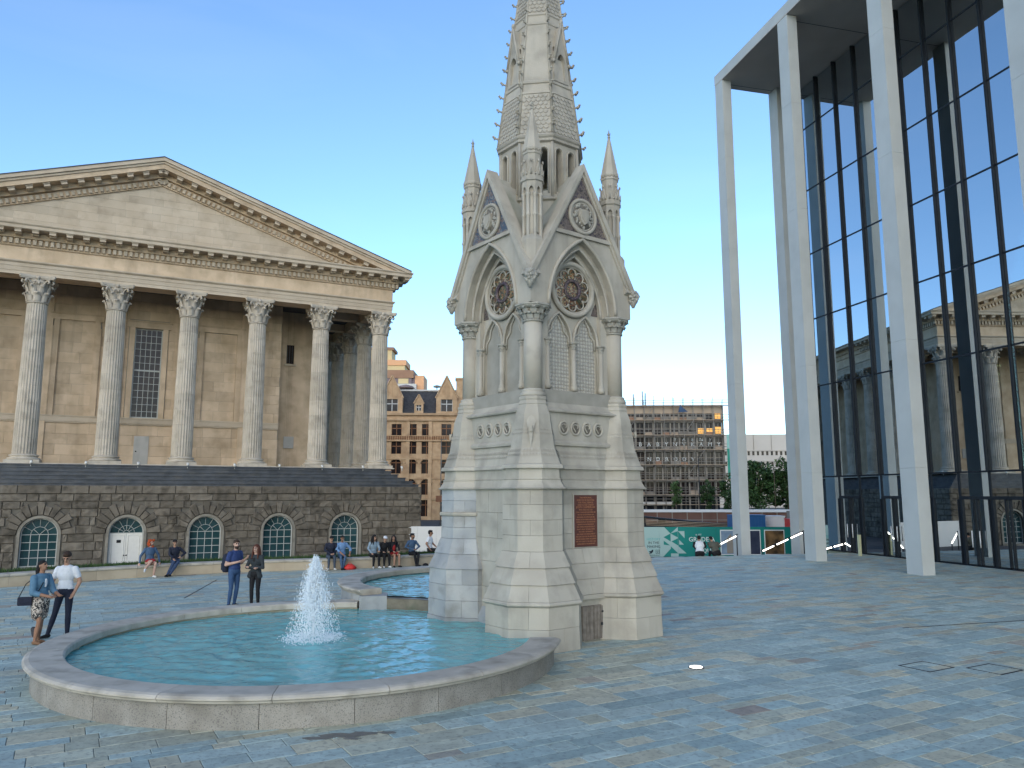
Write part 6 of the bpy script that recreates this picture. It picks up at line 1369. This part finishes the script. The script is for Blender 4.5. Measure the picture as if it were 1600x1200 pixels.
    hr = []; ce = lambda p, r, q=None: hr.append(('e', tuple(p), r, hcol, q or HQ)); cc = lambda a, b, r0, r1: hr.append(('c', tuple(a), tuple(b), r0, r1, hcol))
    if hair == 'cap':
        hr.append(('e', tuple(hp_(0, .01, .055)), (.088, .10, .075), 'tee_white', HQ)); hr.append(('e', tuple(hp_(0, -.10, .06)), (.06, .06, .012), 'tee_white', HQ))
    else:
        ce(hp_(0, .022, .055), (.082, .096, .078)); ce(hp_(0, .055, .01), (.076, .062, .075))
        if hair == 'short': ce(hp_(.0, -.045, .092), (.062, .045, .032))
        if hair == 'long':
            for sg in (-1, 0, 1): cc(hp_(sg*.06, .04 if sg else .075, .04), hp_(sg*.09, .05 if sg else .10, -.14), .045, .05); cc(hp_(sg*.09, .05 if sg else .10, -.14), hp_(sg*.09, .02 if sg else .09, -.28), .05, .03)
            for sg in (-1, 1): cc(hp_(sg*.068, -.02, .05), hp_(sg*.082, -.03, -.12), .022, .03); cc(hp_(sg*.082, -.03, -.12), hp_(sg*.09, -.07, -.27), .03, .02)
        if hair == 'big':
            rq = random.Random(3)
            for k in range(26): a = rq.uniform(-1, 1); z = rq.uniform(-.30, .09); ce(hp_(a*.115*(1-.1*z), rq.uniform(-.02, .10) if abs(a) < .6 else rq.uniform(-.06, .08), z), (.04, .04, .05))
        if hair == 'pony':
            cc(hp_(0, .10, .04), hp_(0, .15, -.08), .045, .055); cc(hp_(0, .15, -.08), hp_(.0, .16, -.25), .055, .05); cc(hp_(0, .16, -.25), hp_(.0, .14, -.40), .05, .025)
    fuse('hair' if hair != 'cap' else 'cap', hr, hroot, .012)
    return hroot
# ---- couple by the pool rim
p1 = person('woman in denim jacket and patterned skirt beside the man in a white t-shirt', (-9.75, 16.35, 0), R(75), ('denim', 'skirt_print'), arms={'L': ((.22, -.10, 1.10), (.12, -.36, 1.03)), 'R': ((-.25, -.04, 1.10), (-.12, -.36, 1.02))}, legs={'L': ((.09, .03, .48), (.10, .08, .085), (.1, -1, 0)), 'R': ((-.08, -.10, .49), (-.08, -.02, .085), (-.1, -1, 0))},
       hair='pony', hcol='hair_black', skin='skin_tan', look=(.0, .22), h=.955, build=1.12, sleeve='half', legwear='bare', shoe='sandal', lean=-.05,
       skirt=[((.04, 0, .92), (.06, 0, .62), .16, .125, 'skirt_print'), ((-.04, 0, .92), (-.06, -.02, .62), .16, .125, 'skirt_print')], extra=[('e', (0, -.118, 1.29), (.03, .008, .10), 'tee_white', I4), ('c', (-.085, .035, .33), (-.08, .005, .20), .052, .046, 'tattoo')])
hb = MB(); hb.loft([[(-.13*s, -.04*s, z), (.13*s, -.04*s, z), (.13*s, .04*s, z), (-.13*s, .04*s, z)] for s, z in ((.9, 0), (1, .03), (1, .15), (.92, .17))]); hb.box(-.125, .125, -.052, -.04, .06, .165)
ho = tag(hb.build('handbag', 'navy', None, (-9.93, 16.13, .80), R(20)), 'small navy handbag hanging on a strap at the woman in denim', 'handbag'); st_ = MB(); st_.pipe([(-.12, 0, .16), (-.02, .06, .42), (.16, .12, .60)], .009, 5); st_.pipe([(.12, 0, .16), (.24, -.02, .3), (.3, .02, .45)], .009, 5); st_.build('strap', 'blackcloth', ho)
person('man in a white t-shirt and dark trousers beside the woman in denim', (-9.62, 17.0, 0), R(8), ('tee_white', 'navy'), arms={'L': ((.27, .02, 1.15), (.20, -.06, .92)), 'R': ((-.27, .0, 1.15), (-.17, -.12, .95))}, legs={'L': ((.10, -.02, .50), (.09, .03, .085)), 'R': ((-.14, -.06, .52), (-.30, .06, .085), (-.5, -1, 0))},
       hair='short', hcol='hair_brown', look=(.1, -.55), h=1.03, extra=[('e', (.085, -.128, 1.36), (.025, .006, .010), 'hair_black', I4)])
# ---- standing pair behind the pool
person('bearded man in blue t-shirt and jeans with a dark backpack', (-7.62, 21.6, 0), R(62), ('blue_tee', 'jeans_blue'), arms={'L': ((.2, -.02, 1.14), (.12, -.30, 1.28)), 'R': ((-.24, .06, 1.12), (-.1, -.24, 1.20))}, legs={'L': ((.09, -.02, .5), (.09, .05, .085)), 'R': ((-.09, .0, .5), (-.09, .06, .085))}, hair='short', hcol='hair_brown', skin='skin_pale', beard=True, look=(-.45, 0), h=1.02, build=1.05, belly=.02)
bp = MB(); bp.loft([[(x*s, y*s2, z) for x, y in ((-.15, -.07), (.15, -.07), (.17, .02), (.12, .12), (-.12, .12), (-.17, .02))] for s, s2, z in ((.8, .8, 0), (1, 1, .06), (1, 1, .32), (.9, .8, .44), (.6, .5, .50))], 0, True); bp.box(-.11, .11, .11, .16, .06, .25)
bo = tag(bp.build('backpack', 'navy', None, (-7.84, 21.72, .92), R(62)), 'dark backpack on the back of the bearded man', 'backpack'); s_ = MB()
for sg in (-1, 1): s_.pipe([(sg*.11, -.06, .46), (sg*.12, -.12, .56), (sg*.12, -.24, .5), (sg*.12, -.27, .35), (sg*.13, -.10, .1)], .02, 5)
s_.build('strap', 'blackcloth', bo)
person('woman in a dark leather jacket and black trousers with arms crossed', (-7.0, 21.5, 0), R(-14), ('leather', 'blackcloth'), arms={'L': ((.26, -.06, 1.12), (-.08, -.22, 1.14)), 'R': ((-.26, -.06, 1.12), (.08, -.20, 1.11))}, hair='long', hcol='hair_auburn', skin='skin_pale', h=.955, build=1.05, sleeve='long', look=(.12, 0), extra=[('e', (0, -.12, 1.33), (.035, .015, .06), 'hair_black', I4), ('c', (.13, -.06, .98), (.17, -.04, .88), .06, .07, 'leather'), ('c', (-.13, -.06, .98), (-.17, -.04, .88), .06, .07, 'leather')])
# ---- people seated on the long wall
def seat_at(x):
    best = min(range(len(SP)), key=lambda i: abs(SP[i].x/SP[i].y-x)); n = normal(best); p = SP[best]+n*.12; return (p.x, p.y, -.005), math.atan2(-n.y, -n.x)+math.pi/2
def ratio(px): return (px-800)/1228.
cross = {'L': ((.06, -.46, .62), (-.22, -.52, .38), (-.6, -1, -.3)), 'R': ((-.08, -.44, .52), (-.06, -.44, .085))}
l, f = seat_at(ratio(237)); person('woman with long red curly hair and denim jacket seated on the wall', l, f, ('denim_mid', 'red_top'), 'sit', arms={'L': ((.30, .0, .78), (.33, -.08, .52)), 'R': ((-.32, .02, .78), (-.36, -.06, .52))}, legs={'R': ((-.06, -.46, .60), (-.28, -.56, .36), (-.4, -1, -.4)), 'L': ((.10, -.44, .52), (.05, -.46, .085))}, hair='big', hcol='hair_red', skin='skin_pale', sleeve='long', legwear='bare', shoe='shoe_white', look=(.5, 0), skirt=[((.05, -.05, .56), (.08, -.22, .58), .11, .085, 'red_top'), ((-.05, -.05, .56), (-.06, -.22, .58), .11, .085, 'red_top')])
l, f = seat_at(ratio(270)); person('man in dark navy shirt seated leaning over beside the red-haired woman', l, f, ('navy', 'denim_dark'), 'sit', arms={'L': ((.33, -.08, .82), (.12, -.28, .70)), 'R': ((-.25, -.16, .80), (-.14, -.34, .64))}, legs={'L': ((.0, -.44, .50), (-.28, -.60, .10), (-.7, -1, .1)), 'R': ((-.14, -.42, .52), (-.36, -.52, .085), (-.8, -1, .1))}, hair='short', hcol='hair_black', skin='skin', sleeve='long', lean=.22, tilt=-.12)
l, f = seat_at(ratio(516)); person('man in navy hoodie and dark jeans seated left of the man in light blue', l, f, ('navy', 'grey_jeans'), 'sit', arms={'L': ((.25, -.14, .78), (.08, -.36, .66)), 'R': ((-.25, -.14, .78), (-.03, -.36, .64))}, hair='short', hcol='hair_black', sleeve='long', lean=.2, shoe='shoe_white', look=(.2, -.2), build=1.08)
l, f = seat_at(ratio(538)); person('man in a light blue shirt seated beside the red bag', l, f, ('shirt_blue', 'denim_mid'), 'sit', arms={'L': ((.36, -.02, .80), (.30, -.20, .60)), 'R': ((-.22, -.16, .80), (.0, -.38, .60))}, hair='short', hcol='hair_black', skin='skin_tan', sleeve='half', lean=.12, legs={'L': ((.08, -.44, .52), (.0, -.44, .085)), 'R': ((-.10, -.44, .52), (-.06, -.50, .085))})
rbx = l; g = MB(); rq = random.Random(9)
g.loft([[((.23+.05*math.sin(a*4+z*19))*s*math.cos(a), (.15+.02*math.sin(a*2.3))*s*math.sin(a), z) for a in [k*.4488 for k in range(14)]] for s, z in ((.85, 0), (1.05, .05), (.9, .11), (.7, .17), (.45, .21))], 0, True); g.pipe([(-.09, 0, .19), (-.05, .03, .27), (.05, .02, .25), (.09, 0, .19)], .012, 5)
tag(g.build('carrier_bag', 'red', None, (l[0]+.42, l[1]-.30, 0), .3), 'crumpled bright red bag on the ground by the seat wall', 'bag')
l, f = seat_at(ratio(590)); person('long-haired person in a pale denim jacket seated left of the white cap', l, f, ('denim_light', 'blackcloth'), 'sit', arms={'L': ((.22, -.14, .80), (.14, -.34, .70)), 'R': ((-.25, -.08, .80), (-.16, -.32, .62))}, hair='long', hcol='hair_black', sleeve='long', lean=.12, shoe='shoe_white', look=(.4, 0))
l, f = seat_at(ratio(602)); person('person in black wearing a white cap seated in the middle of the three', l, f, ('blackcloth', 'blackcloth'), 'sit', hair='cap', hcol='hair_black', sleeve='long', lean=.24, shoe='shoe_white', h=.97)
l, f = seat_at(ratio(617)); person('woman in a dark jacket and red skirt with long black hair seated on the wall', l, f, ('blackcloth', 'red_top'), 'sit', hair='long', hcol='hair_black', sleeve='long', legwear='bare', shoe='shoe_dark', skin='skin', look=(-.5, 0), h=.96, skirt=[((.05, -.05, .56), (.08, -.24, .57), .11, .09, 'red_top'), ((-.05, -.05, .56), (-.08, -.24, .57), .11, .09, 'red_top')], extra=[('e', (0, -.10, .82), (.07, .05, .14), 'red_top', I4)])
l, f = seat_at(ratio(640)); person('man in a dark denim shirt seated with hands on his lap, looking away', l, f, ('denim_mid', 'blackcloth'), 'sit', arms={'L': ((.34, -.04, .80), (.06, -.26, .70)), 'R': ((-.34, -.04, .80), (-.06, -.26, .70))}, hair='short', hcol='hair_black', skin='skin_tan', sleeve='long', look=(.8, 0), legs={'L': ((.09, -.43, .53), (.02, -.50, .085)), 'R': ((-.10, -.43, .53), (-.04, -.46, .085))}, beard=True)
l2 = l; l, f = seat_at(ratio(677)); person('man in a white t-shirt leaning on the wall beside the memorial', (l[0]-.0, l[1], 0.10), f+.7, ('tee_white', 'blackcloth'), 'sit', arms={'L': ((.26, -.04, .80), (.14, -.26, .64)), 'R': ((-.30, .06, .80), (-.24, -.08, .58))}, hair='short', hcol='hair_black', skin='skin_tan', look=(.5, 0))
g = MB(); g.loft([[(.13*s*math.cos(a), .07*s*math.sin(a), z) for a in [k*.628 for k in range(10)]] for s, z in ((.9, 0), (1, .03), (.7, .09), (.2, .11))], 0, True); tag(g.build('small_bag', 'blackcloth', None, (l2[0]+.62, l2[1]-.15, 0)), 'small black bag lying on the paving below the seat wall', 'bag')
# ---- pair sitting on the top step by the hoarding, backs to the square
person('person in black and white top sitting on the steps, seen from behind', (9.35, 39.0, 0), R(172), ('tee_white', 'blackcloth'), 'ground', arms={'L': ((.26, -.12, .42), (.14, -.36, .28)), 'R': ((-.26, -.12, .42), (-.14, -.36, .28))}, hair='short', hcol='hair_black', sleeve='long', top2='blackcloth', lean=.38, h=1.1, build=1.25)
person('person in a dark jacket sitting on the steps beside the handrail, hunched over', (10.25, 39.25, 0), R(195), ('khaki', 'blackcloth'), 'ground', arms={'L': ((.26, -.16, .40), (.10, -.38, .34)), 'R': ((-.26, -.16, .40), (-.10, -.38, .34))}, hair='short', hcol='hair_black', sleeve='long', lean=.5, h=1.1, build=1.25, tilt=.1)
